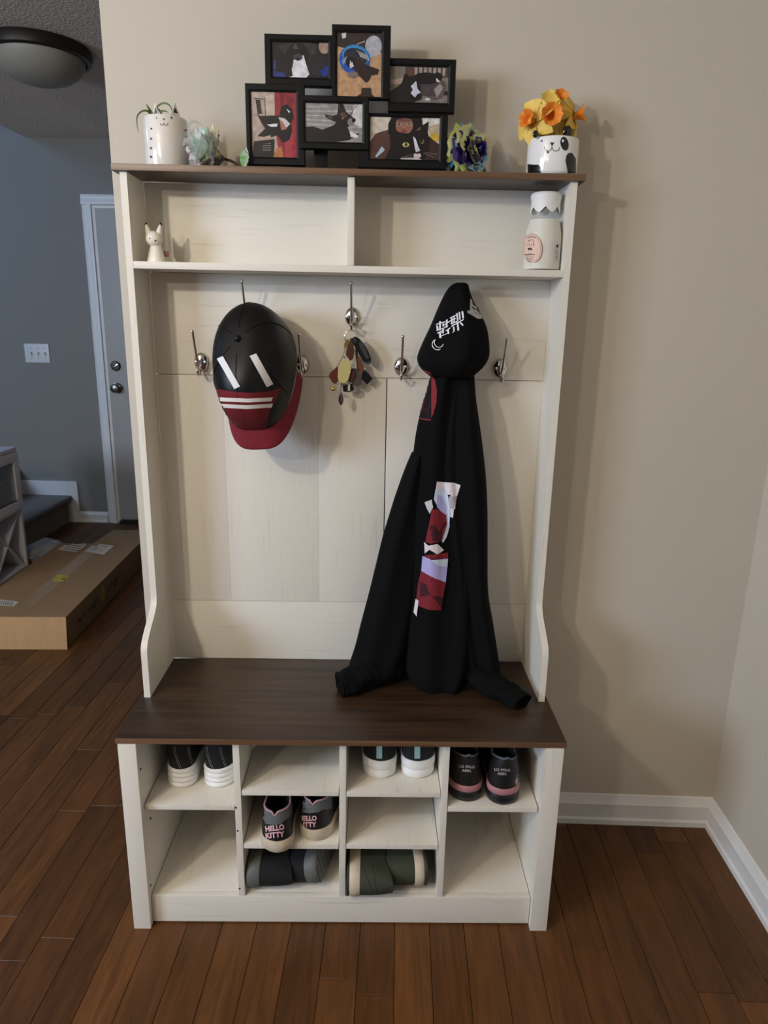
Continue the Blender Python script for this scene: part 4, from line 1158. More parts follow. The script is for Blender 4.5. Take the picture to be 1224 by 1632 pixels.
body = cloth_tube('body', [
    (689, 755, 588, -.050, .040), (681, 757, 620, -.050, .042), (672, 760, 650, -.050, .044), (663, 766, 690, -.050, .046), (657, 770, 735, -.052, .048), (652, 773, 770, -.054, .052), (650, 773, 820, -.058, .056), (650, 771, 880, -.064, .060),
    (648, 768, 940, -.072, .064), (645, 764, 1000, -.082, .070), (644, 758, 1040, -.090, .075), (646, 750, 1064, -.098, .078), (655, 742, 1082, -.106, .070), (672, 738, 1094, -.112, .052), (700, 730, 1099, -.114, .020)],
    [(3, .16, .6, 1.2), (5, .15, 2.1, -.8), (9, .07, 1.0, 2.0)], zmin=HB+.0006, seed=3)
sl = cloth_tube('sleeve', [
    (656, 690, 722, -.050, .030), (645, 690, 748, -.052, .038), (630, 690, 790, -.054, .042), (619, 685, 825, -.056, .044), (610, 680, 855, -.058, .046), (599, 676, 900, -.062, .048), (588, 671, 945, -.068, .050), (576, 664, 990, -.076, .052),
    (566, 655, 1030, -.086, .052), (557, 640, 1058, -.098, .050), (553, 618, 1078, -.112, .042), (553, 600, 1090, -.120, .022)],
    [(3, .18, 0.3, 1.5), (6, .12, 1.1, -1.2)], zmin=HB+.0006, seed=5)
sr = cloth_tube('sleeve', [
    (722, 752, 600, -.052, .030), (716, 757, 630, -.056, .046), (709, 763, 670, -.060, .052), (704, 769, 715, -.064, .056), (702, 774, 765, -.068, .060), (708, 776, 820, -.072, .062), (716, 776, 880, -.078, .062), (722, 777, 940, -.084, .062),
    (728, 785, 990, -.092, .060), (735, 792, 1035, -.102, .058), (742, 796, 1062, -.112, .052), (752, 797, 1080, -.122, .036), (765, 795, 1090, -.128, .016)],
    [(3, .16, 2.3, 1.0), (5, .13, .4, 1.6), (8, .06, 0, 2)], zmin=HB+.0006, seed=8)
# cuffs lying on the bench
def lay(name, pts, radii, flat, seg=40, seed=2):
    P = []
    for (u, v, h) in pts:
        q = at(u, v, 2, HB+h); P.append(q-HO)
    C_ = [Vector(q) for q in catmull([tuple(p) for p in P], 7)]
    Rr = [q[0] for q in catmull([(r,) for r in radii], 7)]
    rr = random.Random(seed); n = len(C_); vs = []; fs = []
    for i, c in enumerate(C_):
        t = (C_[min(i+1, n-1)]-C_[max(0, i-1)]).normalized()
        sd = t.cross(Vector((0, 0, 1))).normalized(); up = sd.cross(t).normalized()
        if up.z < 0: up = -up
        for k in range(seg):
            a = 2*pi*k/seg
            rad = Rr[i]*(1+.07*cos(5*a+i*.35)+.05*cos(3*a-i*.5)+.035*sin(i*1.9))
            p = c+sd*cos(a)*rad+up*sin(a)*rad*flat
            p.z = max(p.z, .0006)
            vs.append(p)
    for i in range(n-1):
        for k in range(seg): fs.append((i*seg+k, i*seg+(k+1) % seg, (i+1)*seg+(k+1) % seg, (i+1)*seg+k))
    # turned-in open end
    last = (n-1)*seg; cen = sum((vs[last+k] for k in range(seg)), Vector())/seg; t = (C_[-1]-C_[-2]).normalized()
    prev = last
    for sc_, dp in ((.86, .002), (.74, -.008), (.6, -.03), (.02, -.035)):
        s0 = len(vs)
        for k in range(seg): vs.append(cen+(vs[last+k]-cen)*sc_+t*dp)
        for k in range(seg): fs.append((prev+k, prev+(k+1) % seg, s0+(k+1) % seg, s0+k))
        prev = s0
    fs.append(tuple(range(seg))[::-1])
    return MB().add(vs, fs).build(name, cloth, hz, ang=80)
lay('cuff', [(622, 1056, .040), (600, 1066, .034), (575, 1078, .030), (553, 1088, .027), (541, 1091, .026)], [.050, .048, .042, .036, .035], .82, seed=4)
lay('cuff', [(762, 1070, .036), (783, 1088, .028), (805, 1102, .022), (823, 1113, .019), (833, 1119, .018)], [.044, .042, .036, .032, .031], .62, seed=9)
hood = cloth_tube('hood', [
    (728, 741, 450.5, -.054, .006), (720, 746, 454, -.056, .018), (712, 748, 463, -.058, .032), (704, 753, 478, -.060, .046), (696, 763, 496, -.062, .056), (686, 774, 520, -.064, .064), (676, 778, 541, -.066, .070), (667, 779, 562, -.068, .074), (665, 776, 574, -.068, .074),
    (670, 768, 586, -.066, .066), (682, 756, 597, -.064, .048), (692, 750, 603, -.060, .020)],
    [(3, .10, .9, 1.0), (5, .09, 0.2, -1.4), (8, .04, .5, 1)], seed=12)
p = Print([hood, body, sl, sr], hz, .0012)
WH = lin(226, 226, 228)
def k(x, y): return (680+x/11.13, 450+y/11.13)
for a, b, w in (((190,775),(198,845),2.6), ((245,700),(238,850),2.6), ((296,735),(302,785),2.4), ((362,668),(352,800),2.6), ((322,750),(418,690),1.5), ((178,750),(335,700),1.3), ((186,862),(330,805),1.2), ((200,905),(300,862),1.6), ((240,900),(246,985),3.0), ((298,835),(288,905),2.6), ((345,865),(424,815),1.6), ((384,850),(392,912),3.0), ((262,958),(372,912),1.0), ((330,805),(380,780),1.4),
                ((420,640),(545,585),1.4), ((455,645),(458,740),2.4), ((440,742),(545,700),1.4), ((500,620),(497,715),2.0), ((545,560),(560,690),2.2), ((588,540),(600,665),2.2), ((634,530),(650,640),2.8), ((430,690),(530,650),1.2), ((452,792),(655,668),1.5), ((555,712),(572,860),2.8), ((492,800),(500,862),2.2), ((608,722),(645,772),2.2), ((476,902),(508,868),1.2), ((470,770),(545,740),1.2)):
    p.line([k(*a), k(*b)], w, WH, 2.5)
def arc(c, r, a0, a1, n=12): return [(c[0]+r*cos(a0+(a1-a0)*i/n), c[1]+r*sin(a0+(a1-a0)*i/n)) for i in range(n+1)]
p.line(arc((698.5, 550), 8.3, radians(60), radians(245)), 1.0, WH, 2); p.line(arc((700.5, 547), 7.3, radians(20), radians(215)), 1.0, WH, 2)
p.build('hood_print', ink_cloth, 'white brush style lettering and rings printed on the hood')
p = Print([hood], hz, .0012)
GY = lin(190, 190, 192)
p.poly([(749, 476), (753, 480), (762, 492), (771, 503), (774, 508.5), (760, 508), (752, 503), (745, 499), (744.5, 495), (748.5, 495.5), (748.5, 487)], GY, 3)
for a, b, c_ in (((751, 477), (760, 491), (753, 486)), ((751, 488), (762, 497), (752, 492)), ((754, 496), (766, 504), (757, 499)), ((760, 490), (770, 503), (762, 499))): p.poly([a, b, c_], BLACK, 3)
p.build('side_print', ink_cloth, 'pale grey print at the side of the hood')
p = Print([body, sr, hood, sl], hz, .0012); p.inc = .0004
RR = lin(128, 42, 50)
p.poly([(677, 589), (687, 593), (694, 606), (697, 622), (696, 642), (691, 660), (687, 669), (676, 669), (662, 664), (667, 640), (672, 615)], RR, 2.5)
p.poly([(674.5, 597), (688, 595), (688, 668), (676, 667.5), (663.5, 663), (668, 638)], lin(20, 13, 15), 2.5)
for q in ([(672, 655), (678, 640), (675, 625), (682, 612)], [(668, 662), (676, 652), (684, 655), (687, 640)], [(678, 605), (684, 618), (680, 632)]): p.line(q, .7, lin(92, 34, 44), 3)
p.line([(662, 664.5), (676, 669), (688, 670)], .9, RR, 3)
p.build('side_patch', ink_cloth, 'dark panel with red border printed at the shoulder')
p = Print([body, sr, sl], hz, .0012); p.inc = .0003
q = lambda x, y: (650+x/6.53, 750+y/6.53)
LAV = lin(172, 166, 214); LB = lin(196, 206, 220); MRN = lin(120, 36, 44); DK = lin(62, 26, 34); WP = lin(218, 210, 212)
# generic patchwork of colour blocks
p.poly([q(*a) for a in ((300,115),(470,125),(552,150),(510,270),(480,400),(470,492),(445,480),(445,250),(280,260))], WP, 3)
p.poly([q(*a) for a in ((430,270),(505,262),(490,400),(440,420))], lin(176, 168, 172), 3)
p.poly([q(*a) for a in ((178,330),(250,300),(262,380),(230,450),(200,390))], lin(196, 192, 194), 3)
p.poly([q(*a) for a in ((285,190),(350,170),(420,240),(448,400),(440,560),(400,690),(362,752),(345,720),(400,560),(380,450),(320,400),(268,300))], LB, 3)
p.poly([q(*a) for a in ((300,250),(350,260),(395,380),(400,540),(345,430),(300,380))], LAV, 3)
p.poly([q(*a) for a in ((248,400),(300,400),(395,460),(402,560),(350,730),(240,760),(190,740),(215,600),(240,480))], MRN, 3)
p.poly([q(*a) for a in ((230,580),(400,530),(345,640),(340,740),(260,730))], DK, 3)
p.poly([q(*a) for a in ((280,560),(370,540),(320,640))], MRN, 3)
p.poly([q(*a) for a in ((178,740),(220,780),(300,760),(370,825),(300,870),(230,820),(185,860))], WP, 3)
p.poly([q(*a) for a in ((185,880),(412,850),(412,915),(180,915))], MRN, 3)
p.poly([q(*a) for a in ((162,885),(250,925),(412,912),(388,1160),(280,1120),(150,1040))], LAV, 3)
p.poly([q(*a) for a in ((250,930),(410,920),(402,1000),(300,985))], LB, 3)
p.poly([q(*a) for a in ((150,1040),(280,1120),(388,1165),(370,1240),(340,1450),(230,1445),(130,1410),(100,1330),(118,1170))], MRN, 3)
p.poly([q(*a) for a in ((140,1150),(200,1180),(240,1290),(140,1310))], DK, 3); p.poly([q(*a) for a in ((240,1300),(360,1310),(340,1440),(300,1360))], DK, 3)
p.poly([q(*a) for a in ((95,1330),(125,1350),(105,1515),(75,1470))], WP, 3)
p.build('front_print', ink_cloth, 'tall narrow patchwork print in maroon, lavender and white')

# ------------------------------------------------------------------ shoes
def outline(n=30, W_=.09, L=.24, side=1):
    pts = []
    def hw(s):
        if s < .17: return .80*sqrt(max(0, 1-((.17-s)/.17)**2.3))
        if s < .72:
            t = (s-.17)/.55; t = t*t*(3-2*t); return .80-.05*sin(pi*min(1, (s-.17)/.4))*(s < .57)+.2*t
        return max(0, 1-((s-.72)/.28)**2.4)**.5
    for sd in (1, -1):
        for i in range(n):
            s = (1-cos(pi*i/n))/2
            if sd < 0: s = 1-s
            pts.append((sd*hw(s)*W_/2+side*.006*sin(pi*s), s*L, s))
    return pts
def ring(o, z, sc_=1.0, ins=0.0, L=.24):
    out = []
    cy = L*.5
    for x, y, s in o:
        w = abs(x)+1e-6
        kx = max(0, 1-ins/max(w, .006)); ky_ = 1-ins/(L*.5)
        out.append(Vector((x*kx*sc_, cy+(y-cy)*ky_, z(s) if callable(z) else z)))
    return out
def loft(rings, cap0=True, cap1=True):
    seg = len(rings[0]); vs = [p for r in rings for p in r]; fs = []
    for i in range(len(rings)-1):
        for k_ in range(seg): fs.append((i*seg+k_, i*seg+(k_+1) % seg, (i+1)*seg+(k_+1) % seg, (i+1)*seg+k_))
    mb = MB()
    def capf(base, flip):
        n = seg//2
        for i in range(n):
            a, b = base+i, base+(i+1); c_, d_ = base+(seg-1-i) % seg, base+(seg-i) % seg
            q = [a, b, c_, d_] if i < n-1 else [a, b, c_, d_]
            q2 = []
            for z_ in q:
                if z_ not in q2: q2.append(z_)
            if len(q2) >= 3: fs.append(tuple(q2[::-1] if flip else q2))
    if cap0: capf(0, True)
    if cap1: capf((len(rings)-1)*seg, False)
    return mb.add(vs, fs)
SHB = {}
def shoe(name, label, cat, loc, rot, side, L=.24, W_=.09, layers=(), upper=None, Hh=.07, Hd=.055, Ht=.085, open_=(.02, .46), ow=.031, lining=None, collar=None, group=None, ridges=0, tread=None, heel_dip=0.0, lace=None, tongue=None):
    t = thing(name, label, cat, loc, rot, group)
    o = outline(30, W_, L, side)
    toe = lambda s: .012*max(0, (s-.74)/.26)**2
    z = 0.0003
    for li, (nm, h, m, fl_) in enumerate(layers):
        z0, z1 = z, z+h
        rs = []
        steps = 1 if not (ridges and li == 0) else ridges
        for q in range(steps):
            a0 = z0+h*q/steps; a1 = z0+h*(q+1)/steps; hh = a1-a0
            for f_, ins in ((.0, .0024), (.12, .0006), (.5, -.0006), (.88, .0006), (1.0, .0024)):
                if steps == 1: ins = {0.0: .003, .12: .0008, .5: 0, .88: .0006, 1.0: .0016}[f_]
                rs.append(ring(o, (lambda s, A=a0+hh*f_: A+toe(s)), 1, ins+fl_, L))
        loft(rs).build(nm, m, t, ang=50)
        z = z1
    if tread:
        mb = MB()
        for i in range(11):
            yy = L*(.06+.085*i); w = W_*.30
            mb.box(-w, w, yy-.0028, yy+.0028, -.0014, .0006)
        tr = mb.build('tread', tread, t); tr['kind'] = 'stuff'
    sole_h = z
    y0, y1 = open_[0]*L, open_[1]*L
    P0 = ring(o, lambda s: sole_h-.004+toe(s), 1, .0028, L)
    rings_ = []
    top = []
    for (x, y, s) in o:
        yo = y0+(y1-y0)*s; wo = ow*(max(0, 1-(2*s-1)**2))**.5*(1-.25*s)
        sx = 1 if x >= side*.006*sin(pi*s) else -1
        hz_ = Hh+(Hd-Hh)*min(1, s/.45)**1.3 if s < .45 else Hd+(Ht-Hd)*((s-.45)/.55)**1.4
        if heel_dip: hz_ -= heel_dip*math.exp(-(abs(x)/.010)**2)*(s < .12)
        top.append(Vector((sx*wo+side*.003, yo, sole_h+hz_)))
    for q in range(11):
        f_ = q/10; r = []
        for k_, (x, y, s) in enumerate(o):
            a = P0[k_]; c_ = top[k_]
            toeness = max(0, (s-.3)/.7)
            hb_ = (c_.z-a.z)*.62*(1-toeness)+.042*toeness
            b = Vector((a.x*(1.0-.04*toeness)+0, a.y-.006*toeness+(.0005 if s < .1 else 0), a.z+hb_))
            if s < .25: b.x = a.x*1.0; b.y = a.y-.003
            r.append(a*(1-f_)**2+b*2*f_*(1-f_)+c_*f_**2)
        rings_.append(r)
    up = loft(rings_, False, False).build('upper', upper, t, ang=60)
    ctr = lambda v_, d: Vector((v_.x*(1-d)+side*.003*d, v_.y+((y0+y1)/2-v_.y)*d, v_.z))
    inn = [top, [ctr(v_, .10)+Vector((0, 0, .001)) for v_ in top], [ctr(v_, .16)-Vector((0, 0, .012)) for v_ in top], [Vector((ctr(v_, .10).x, ctr(v_, .10).y, sole_h+.006)) for v_ in top]]
    loft(inn, False, True).build('lining', lining or upper, t, ang=60)
    if collar:
        MB().tube([tuple(v_+Vector((0, 0, -.0005))) for i, v_ in enumerate(top) if i not in (30,)], .0022, 8, closed=True).build('collar', collar, t)
    if tongue:
        mb = MB()
        P_ = [Vector((side*.003, y1+.004, sole_h+Ht-.012)), Vector((side*.003, y1-.004, sole_h+Ht-.002)), Vector((side*.003, y1-.010, sole_h+Ht+.010))]
        mb.tube([tuple(v_) for v_ in P_], [.016, .019, .015], 14, flat=.25, ref=(0, 1, .4)); mb.build('tongue', tongue, t)
    if lace:
        for i in range(4):
            yy = y1+.010+.015*i; zz = sole_h+Ht-.004-.0125*i
            MB().tube(catmull([(-.018, yy, zz-.004), (0, yy+.003, zz+.004), (.018, yy, zz-.004)], 4), .0022, 6).build('lace', lace, t)
    return t, up
rub_w = mat('white_rubber', lin(240, 239, 236), 0.5, var=0.06, vscale=30)
rub_c = mat('cream_rubber', lin(206, 192, 168), 0.6, var=0.12, vscale=30)
rub_k = mat('black_rubber', lin(22, 24, 26), 0.4)
rub_g = mat('grey_rubber', lin(96, 98, 94), 0.6, var=0.08, vscale=40)
rub_p = mat('pink_foam', lin(176, 122, 124), 0.5)
canv = mat('black_canvas', lin(16, 16, 19), 0.9, bump=0.1, bscale=700)
mesh_k = mat('black_knit', lin(26, 27, 28), 0.9, bump=0.2, bscale=600)
syn_k = mat('black_synthetic', lin(16, 16, 17), 0.55, bump=0.05, bscale=300)
lin_k = mat('dark_lining', lin(10, 10, 11), 0.95)
olive = mat('olive_canvas', lin(54, 58, 44), 0.8, bump=0.1, bscale=500, var=.06, vscale=20)
pinkl = mat('pink_lining', lin(186, 146, 152), 0.8)
greys = mat('grey_suede', lin(74, 78, 80), 0.7, var=.05)
stitch = lin(128, 124, 120)

# black canvas shoes with ridged white soles, upper left cubby
G1 = 'black canvas shoes with white soles'
for i, (u, v, rz, sd, lab) in enumerate(((286, 1257, -4, -1, 'left black canvas shoe with ridged white sole in the upper left cubby'), (337, 1256, -19, 1, 'right black canvas shoe with ridged white sole beside the upper left cubby divider'))):
    lo = at(u, v, 2, .331)
    t, up = shoe('canvas_shoe', lab, 'shoe', lo+Vector((0, 0, .0004)), (0, 0, radians(rz)), sd, .235, .088, (('sole', .050, rub_w, 0),), canv, .085, .075, .085, (.02, .44), .030, lin_k, None, G1, ridges=4, lace=rub_w)
    p = Print([up], t, .0005)
    for du in (-14, 8):
        p.line([(u+du+5, 1190), (u+du+6, 1200), (u+du+10, 1212), (u+du+15, 1226)], .8, stitch, 3); p.line([(u+du+7.5, 1190), (u+du+8.5, 1200), (u+du+12.5, 1212), (u+du+17, 1225)], .6, stitch, 3)
    p.build('stitching', ink_cloth, 'pale double stitching')
# black knit trainers with chunky white soles and mint pull tabs
mint = lin(158, 196, 194)
for u, v, sd, lab in ((605.5, 1243, -1, 'left black knit trainer with chunky white sole and mint tab'), (666, 1243, 1, 'right black knit trainer with chunky white sole and mint tab')):
    lo = at(u, v, 2, .370)
    t, up = shoe('knit_trainer', lab, 'shoe', lo+Vector((0, 0, .0004)), (0, 0, radians(2*sd)), sd, .25, .104, (('sole', .022, rub_w, .0015), ('midsole', .026, rub_w, 0)), mesh_k, .068, .056, .062, (.02, .45), .032, lin_k, None, 'black trainers with white soles', tongue=mesh_k)
    # pull tab strip standing proud of the heel
    bv = bvh_of([up]); inv = t.matrix_world.inverted(); mb = MB(); L_ = []
    for vv_ in (1184, 1192, 1200, 1208, 1217):
        row = []
        for uu in (u-1-4.5, u-1+4.5):
            r = px_ray(uu, vv_); h = bv.ray_cast(CAM, r)
            if h[0] is not None: row.append(h[0])
        if len(row) == 2: L_.append(row)
    vs = []
    for a, b in L_: vs += [inv @ (a+Vector((0, -.0022, 0))), inv @ (b+Vector((0, -.0022, 0))), inv @ b, inv @ a]
    fs = []
    for i in range(len(L_)-1):
        for k_ in range(4): fs.append((i*4+k_, i*4+(k_+1) % 4, (i+1)*4+(k_+1) % 4, (i+1)*4+k_))
    if len(L_) > 1: fs += [(0, 1, 2, 3), tuple((len(L_)-1)*4+q_ for q_ in (3, 2, 1, 0))]
    if fs: mb.add(vs, fs).build('pull_tab', mat('mint_tape', mint, .7), t)['label'] = 'mint pull tab'
# black trainers with pink stripe
for u, v, sd, rz, lab in ((746, 1279.5, -1, 1, 'left black trainer with pink midsole stripe and lettered heel'), (802.5, 1284.5, 1, -1, 'right black trainer with pink midsole stripe and lettered heel')):
    lo = at(u, v, 2, .3322)
    t, up = shoe('striped_trainer', lab, 'shoe', lo+Vector((0, 0, .0004)), (0, 0, radians(rz)), sd, .245, .099, (('outsole', .024, rub_k, 0), ('midsole', .018, rub_p, .0)), syn_k, .078, .062, .085, (.02, .45), .031, lin_k, mat('grey_piping', lin(92, 100, 104), .6), 'black trainers with pink stripe', lace=mat('blue_lace', lin(96, 124, 136), .7), heel_dip=-.004)
    p = Print([up], t, .0006)
    p.text('U.S. POLO', (u-2, v-57.5), 5.6, lin(196, 190, 188), .05, .012, 1.0); p.text('ASSN.', (u-2, v-51.3), 5.6, lin(196, 190, 188), .05, .012, 1.0)
    if sd == 1:
        p.poly([(821, 1243), (823.5, 1238), (825, 1240), (825.5, 1246), (824, 1252), (822.5, 1255), (822, 1249), (820.5, 1247)], lin(176, 160, 158), 2); p.line([(823, 1237), (827, 1233)], .7, lin(176, 160, 158), 2)
    p.build('lettering', ink_cloth)
# sneakers with pink lettering
for u, v, sd, rz, zf, lab in ((441, 1361, -1, 0, .2265, 'left black and grey sneaker with pink bubble lettering, heel jutting over shelf edge'), (496, 1342, 1, -10, .2265, 'right black and grey sneaker with pink bubble lettering beside the middle divider')):
    lo = at(u, v, 2, zf)
    t, up = shoe('lettered_sneaker', lab, 'shoe', lo+Vector((0, 0, .0004)), (0, 0, radians(rz)), sd, .24, .098, (('sole', .031, rub_c, 0),), syn_k, .078, .066, .078, (.02, .46), .033, lin_k, pinkl, 'black sneakers with pink lettering', tongue=syn_k, heel_dip=.010)
    p = Print([up], t, .0005)
    tl = radians(-6) if sd < 0 else 0
    du, dv = (0, 0) if sd < 0 else (0, 0)
    if sd < 0: gp_ = [(412, 1301), (420, 1305), (424, 1313), (440, 1315), (449, 1312), (455, 1306), (465, 1300), (466, 1280), (455, 1270), (425, 1270), (410, 1280)]
    else: gp_ = [(468, 1288), (478, 1290), (482, 1295), (494, 1296), (508, 1294), (514, 1290), (528, 1289), (530, 1262), (510, 1262), (480, 1262), (468, 1268)]
    p.poly(gp_, lin(100, 104, 106), 3)
    p.build('heel_tab', ink_cloth, 'grey heel tab')
    p = Print([up], t, .0014)
    PKL = lin(226, 184, 190)
    if sd < 0:
        p.text('HELLO', (438, 1319.5), 11.6, PKL, radians(-7), .045, .84); p.text('KITTY', (438, 1330.5), 11.6, PKL, radians(-6), .045, .90)
    else:
        p.text('HELLO', (491, 1304), 10.6, PKL, radians(-1), .045, .84); p.text('KITTY', (490.5, 1314), 10.6, PKL, radians(-1), .045, .90)
    p.build('lettering', ink_cloth, 'pink bubble lettering')
# black slip-ons lying on their sides
t, up = shoe('slip_on_shoe', 'black shoe lying on its side, grey sole against the left divider', 'shoe', (-.2265, -.372, .0805+.043), (0, radians(90), radians(0)), 1, .25, .098, (('sole', .030, rub_g, 0),), canv, .078, .064, .085, (.02, .44), .032, lin_k, None, 'black shoes lying on their sides')
t, up = shoe('slip_on_shoe', 'black shoe lying on its side showing the grooved grey sole', 'shoe', (-.060, -.366, .0805+.053), (0, radians(-103), radians(-10)), -1, .25, .098, (('sole', .030, rub_g, 0),), canv, .078, .064, .085, (.02, .44), .032, lin_k, None, 'black shoes lying on their sides', tread=rub_g)
# olive shoes lying on their sides
t, up = shoe('olive_shoe', 'olive shoe lying on its side, cream sole at the divider, heel jutting out', 'shoe', (.0120, -.402, .0805+.049), (0, radians(90), radians(0)), 1, .26, .102, (('outsole', .005, mat('dark_olive_rubber', lin(48, 50, 42), .6), 0), ('sole', .026, rub_c, 0)), olive, .078, .062, .085, (.02, .44), .033, lin_k, None, 'olive shoes lying on their sides')
p = Print([up], t, .0006); p.line([(592, 1375), (597, 1395), (600, 1420), (606, 1428)], .8, lin(38, 42, 32), 3); p.line([(606, 1430), (616, 1418), (624, 1412)], .9, lin(38, 42, 32), 3); p.line([(574, 1372), (586, 1400), (594, 1424)], .6, lin(40, 44, 34), 3)
p.build('seam', ink_cloth)
t, up = shoe('olive_shoe', 'olive shoe lying on its side in the shadow, dark outsole facing right', 'shoe', (.2060, -.368, .0805+.049), (0, radians(-90), radians(4)), -1, .26, .102, (('outsole', .007, MATS['dark_olive_rubber'], 0), ('sole', .024, rub_c, 0)), olive, .078, .062, .085, (.02, .44), .033, lin_k, None, 'olive shoes lying on their sides')

# ------------------------------------------------------------------ white wine cabinet in the hallway
cabm = mat('cabinet_white', lin(212, 210, 214), 0.45, var=0.02)
CB = thing('wine_cabinet', 'white cabinet with glass door above a cross shaped wine rack', 'cabinet', (-1.928, 2.095, 0))
X0, Y0 = -.36, -1.02
pbox('top', cabm, CB, X0, .006, Y0, .003, .690, .711, .002)
pbox('bottom_board', cabm, CB, X0, 0, Y0, -.0005, .004, .027, .001)
pbox('mid_board', cabm, CB, X0, -.006, Y0+.0205, -.0205, .345, .361, .001)
for yy in (-.0005, Y0/3*1+.0, Y0*2/3, Y0+.020):
    pbox('side_panel', cabm, CB, X0, 0, yy-.0195, yy, .0275, .6895, .001)
pbox('back_panel', cabm, CB, X0, X0+.006, Y0+.02, -.02, .028, .689, 0)
gls = bpy.data.materials.new('door_glass'); gls.use_nodes = True
gb = gls.node_tree.nodes['Principled BSDF']; gb.inputs['Base Color'].default_value = (.30, .36, .42, 1); gb.inputs['Alpha'].default_value = .22; gb.inputs['Roughness'].default_value = .05; gb.inputs['Coat Weight'].default_value = .5
for bI in range(3):
    ya = Y0/3*bI-.0205; yb = Y0/3*(bI+1)+.001
    fr = MB(); w = .052
    x0, x1 = -.004, .012
    za, zb2 = .366, .686
    fr.box(x0, x1, yb, ya+.018, za, za+w, .002).box(x0, x1, yb, ya+.018, zb2-w, zb2, .002).box(x0, x1, yb, yb+w, za+w, zb2-w, .002).box(x0, x1, ya+.018-w, ya+.018, za+w, zb2-w, .002)
    d = fr.build('door', cabm, CB)
    MB().box(.002, .005, yb+w-.003, ya+.018-w+.003, za+w-.003, zb2-w+.003).build('glass_pane', gls, d)
    pbox('shelf', cabm, CB, X0+.01, -.05, yb+.002, ya-.002, .520, .532, .001)
    zc = (.027+.345)/2; yc_ = (ya+yb)/2; hy = (ya-yb)/2-.001; hzz = (.345-.0275)/2
    for sg in (-1, 1):
        ang_ = math.atan2(hzz, hy); ln = sqrt(hy*hy+hzz*hzz)-.007
        Mx = Matrix.Translation((0, yc_, zc)) @ Matrix.Rotation(sg*ang_, 4, 'X')
        if sg > 0: MB().box(X0+.01, -.010, -ln, ln, -.0055, .0055, .001, Mx).build('cross_board', cabm, CB)
        else:
            MB().box(X0+.01, -.0105, -ln, -.007, -.0055, .0055, .001, Mx).build('cross_board', cabm, CB); MB().box(X0+.01, -.0105, .007, ln, -.0055, .0055, .001, Mx).build('cross_board', cabm, CB)
bowl_m = mat('dark_stoneware', lin(46, 46, 50), .4)
BL = Vector(CB.location)
for yy, z_, r, lab in ((-.10, .5325, .055, 'dark bowl on the upper shelf behind the cabinet glass'), (-.12, .3615, .060, 'dark bowl on the lower shelf behind the cabinet glass')):
    tg = tag(MB().lathe([(r*.45, .0003), (r*.5, .004), (r*.8, .03), (r, .062), (r*.97, .0625), (r*.75, .03), (r*.4, .01), (.002, .009)], 32).build('bowl', bowl_m, None, ang=50), lab, 'bowl', 'bowls inside the wine cabinet')
    tg.location = BL+Vector((-.11, yy-.02, z_))

# ------------------------------------------------------------------ long cardboard box on the hallway floor
card = mat('cardboard', lin(150, 118, 82), .85, bump=.08, bscale=120, stretch=(1, 8, 8), var=.08, vscale=6)
card_lit = mat('cardboard_lit_tone', lin(190, 150, 104), .85, bump=.08, bscale=120, stretch=(8, 1, 1), var=.05, vscale=6)  # cardboard colour lightened to stand for light falling on the near end
bx0 = r2w(-1.912, 1.012); bx1 = r2w(-1.974, 2.055)
ang_b = math.atan2(bx1.y-bx0.y, bx1.x-bx0.x)-pi/2
BX = thing('cardboard_box', 'long flat brown cardboard box with labels lying on the hallway floor', 'box', bx0, (0, 0, ang_b))
LB_ = (bx1-bx0).length; WB, HB_ = .455, .144
shell = MB()
shell.box(-WB, 0, .004, LB_, .0005, HB_, .003)
shell.build('carton', card, BX)
fl_ = MB().box(-WB-.004, .002, -.005, .0, -HB_-.004, 0, .001, Matrix.Translation((0, 0, HB_)) @ Matrix.Rotation(radians(-7), 4, 'X')).build('end_flap', card_lit, BX)
fl_['label'] = 'tan end flap, coloured lighter as if lit'
MB().box(-.27, -.005, .002, .36, -.003, .0, .001, Matrix.Translation((0, LB_, HB_-.001)) @ Matrix.Rotation(radians(-4), 4, 'X')).build('far_flap', card, BX)
bpy.context.view_layer.update()
IB = BX.matrix_world.inverted()
tape = mat('parcel_tape', lin(164, 134, 100), .25, coat=.3)
MB().box(-WB*.5-.036, -WB*.5+.036, .004, LB_, HB_+.0001, HB_+.0004).build('tape', tape, BX)
carton = [c for c in BX.children if c.name.startswith('carton')][0]
tp = [c for c in BX.children if c.name.startswith('tape')][0]
ff = [c for c in BX.children if c.name.startswith('far_flap')][0]
LBL = lin(206, 200, 192); INK = lin(50, 46, 42)
p = Print([carton, tp], BX, .0006); p.maxe = .3
p.poly([(113, 862), (142, 866), (121, 880), (92, 876)], LBL, 6)
for k_ in range(4): p.line([(111-3.4*k_, 865+3*k_), (134-3.4*k_, 868.5+3*k_)], 1.0, INK, 5)
p.build('shipping_label', ink_paper, 'white shipping label')
p = Print([carton, tp], BX, .0006); p.maxe = .3
p.poly([(152, 866), (182, 870), (165, 884), (135, 879)], LBL, 6)
for k_ in range(3): p.line([(152-3.4*k_, 868.5+3.5*k_), (171-3.4*k_, 871.5+3.5*k_)], .8, INK, 5)
p.build('shipping_label', ink_paper, 'white shipping label')
p = Print([carton, tp], BX, .0006); p.maxe = .3
p.poly([(92, 916), (110, 918.5), (101, 927), (83, 925.5)], lin(196, 182, 60), 5); p.line([(88, 922), (96, 920)], 1.2, INK); p.line([(101, 919), (98, 924), (104, 923)], 1.0, INK); p.line([(105, 919), (102, 925)], 1.0, INK)
p.build('yellow_sticker', ink_paper, 'small yellow warning sticker')
p = Print([carton, tp], BX, .0006); p.maxe = .3
p.poly([(-20, 953), (30, 959), (21, 967), (-20, 964)], LBL, 5)
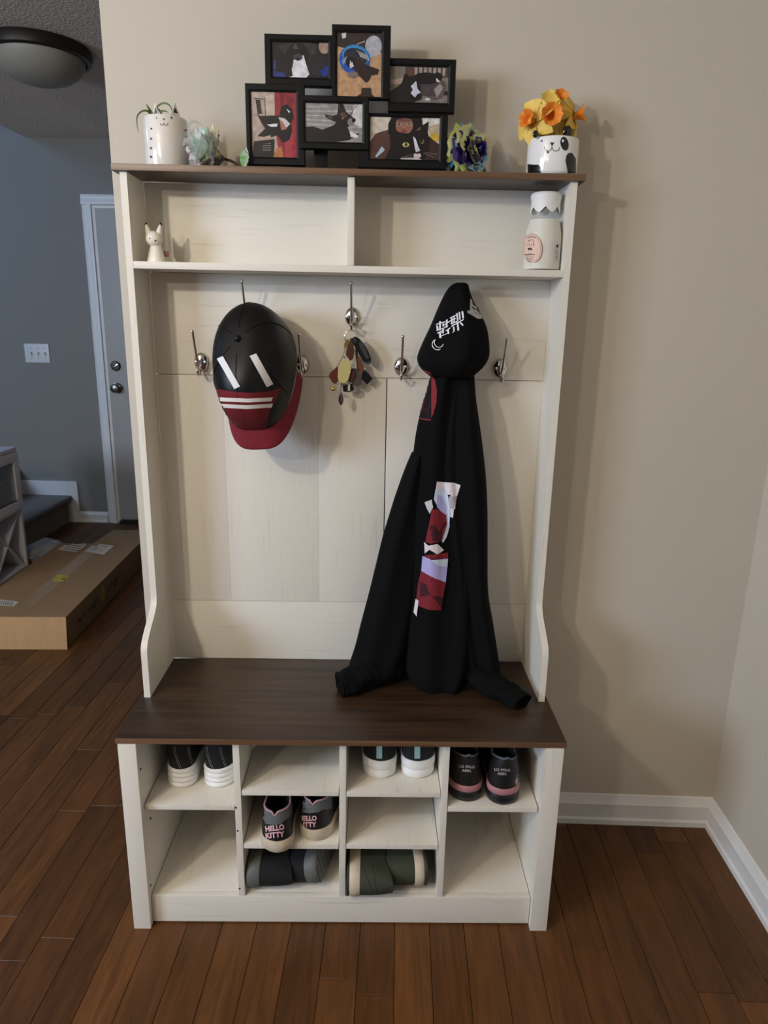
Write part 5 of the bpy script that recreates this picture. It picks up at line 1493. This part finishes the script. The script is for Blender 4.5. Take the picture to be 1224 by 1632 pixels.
for k_ in range(7): p.line([(0+3.4*k_, 957+.5*k_), (-2+3.4*k_, 963+.5*k_)], .9, INK, 4)
p.build('barcode_label', ink_paper, 'white label with bars')
p = Print([carton], BX, .0006); p.maxe = .3
p.poly([(160, 943), (164, 933), (167, 940), (167, 950), (163, 959), (161, 950)], lin(186, 170, 60), 4); p.line([(163, 941), (164.5, 951)], 1.0, INK)
for a_, b_2 in (((123, 993), (126, 985)), ((127, 991), (130, 983)), ((134, 982), (136, 978)), ((143, 973), (147, 962)), ((149, 969), (153, 955)), ((173, 941), (178, 928)), ((182, 934), (185, 922))): p.line([a_, b_2], 2.0, lin(60, 44, 30), 4)
p.build('printed_marks', ink_paper, 'dark handling marks and a yellow sticker')
p = Print([ff], BX, .0006); p.maxe = .3
p.line([(183, 838), (196, 835), (204, 837)], 1.4, INK); p.line([(205, 843), (212, 838), (219, 836)], 1.6, INK); p.line([(209, 842), (216, 844)], 1.4, INK); p.line([(200, 848), (206, 849)], 1.2, INK)
p.build('marker_scrawl', ink_paper, 'black marker scrawl')

# crumpled clear bag by the stair
pb0 = at(66, 900, 2, 0.0); 
bm = bmesh.new(); bmesh.ops.create_icosphere(bm, subdivisions=4, radius=1)
r7 = random.Random(5); dirs = [(Vector((r7.uniform(-1, 1), r7.uniform(-1, 1), r7.uniform(-1, 1))).normalized(), r7.uniform(3, 9), r7.uniform(0, 6)) for _ in range(14)]
for v in bm.verts:
    n_ = v.co.normalized(); d_ = sum(abs(sin(f_*n_.dot(a_)+ph)) for a_, f_, ph in dirs)/14
    s_ = .62+.62*d_
    v.co = Vector((n_.x*.10*s_, n_.y*.13*s_, n_.z*.06*s_+.055))
    v.co.z = max(v.co.z, .0006)
bm.verts.index_update()
mbb = MB().add([v.co.copy() for v in bm.verts], [tuple(v.index for v in f.verts) for f in bm.faces]); bm.free()
bagm = mat('clear_plastic', lin(226, 228, 228), .12, alpha=.22, coat=1.0)
bag = tag(mbb.build('plastic_bag', bagm, None, ang=25), 'crumpled clear plastic bag on floor between cabinet, stair and box', 'bag')
bag.location = (pb0.x-.02, pb0.y+.10, 0)
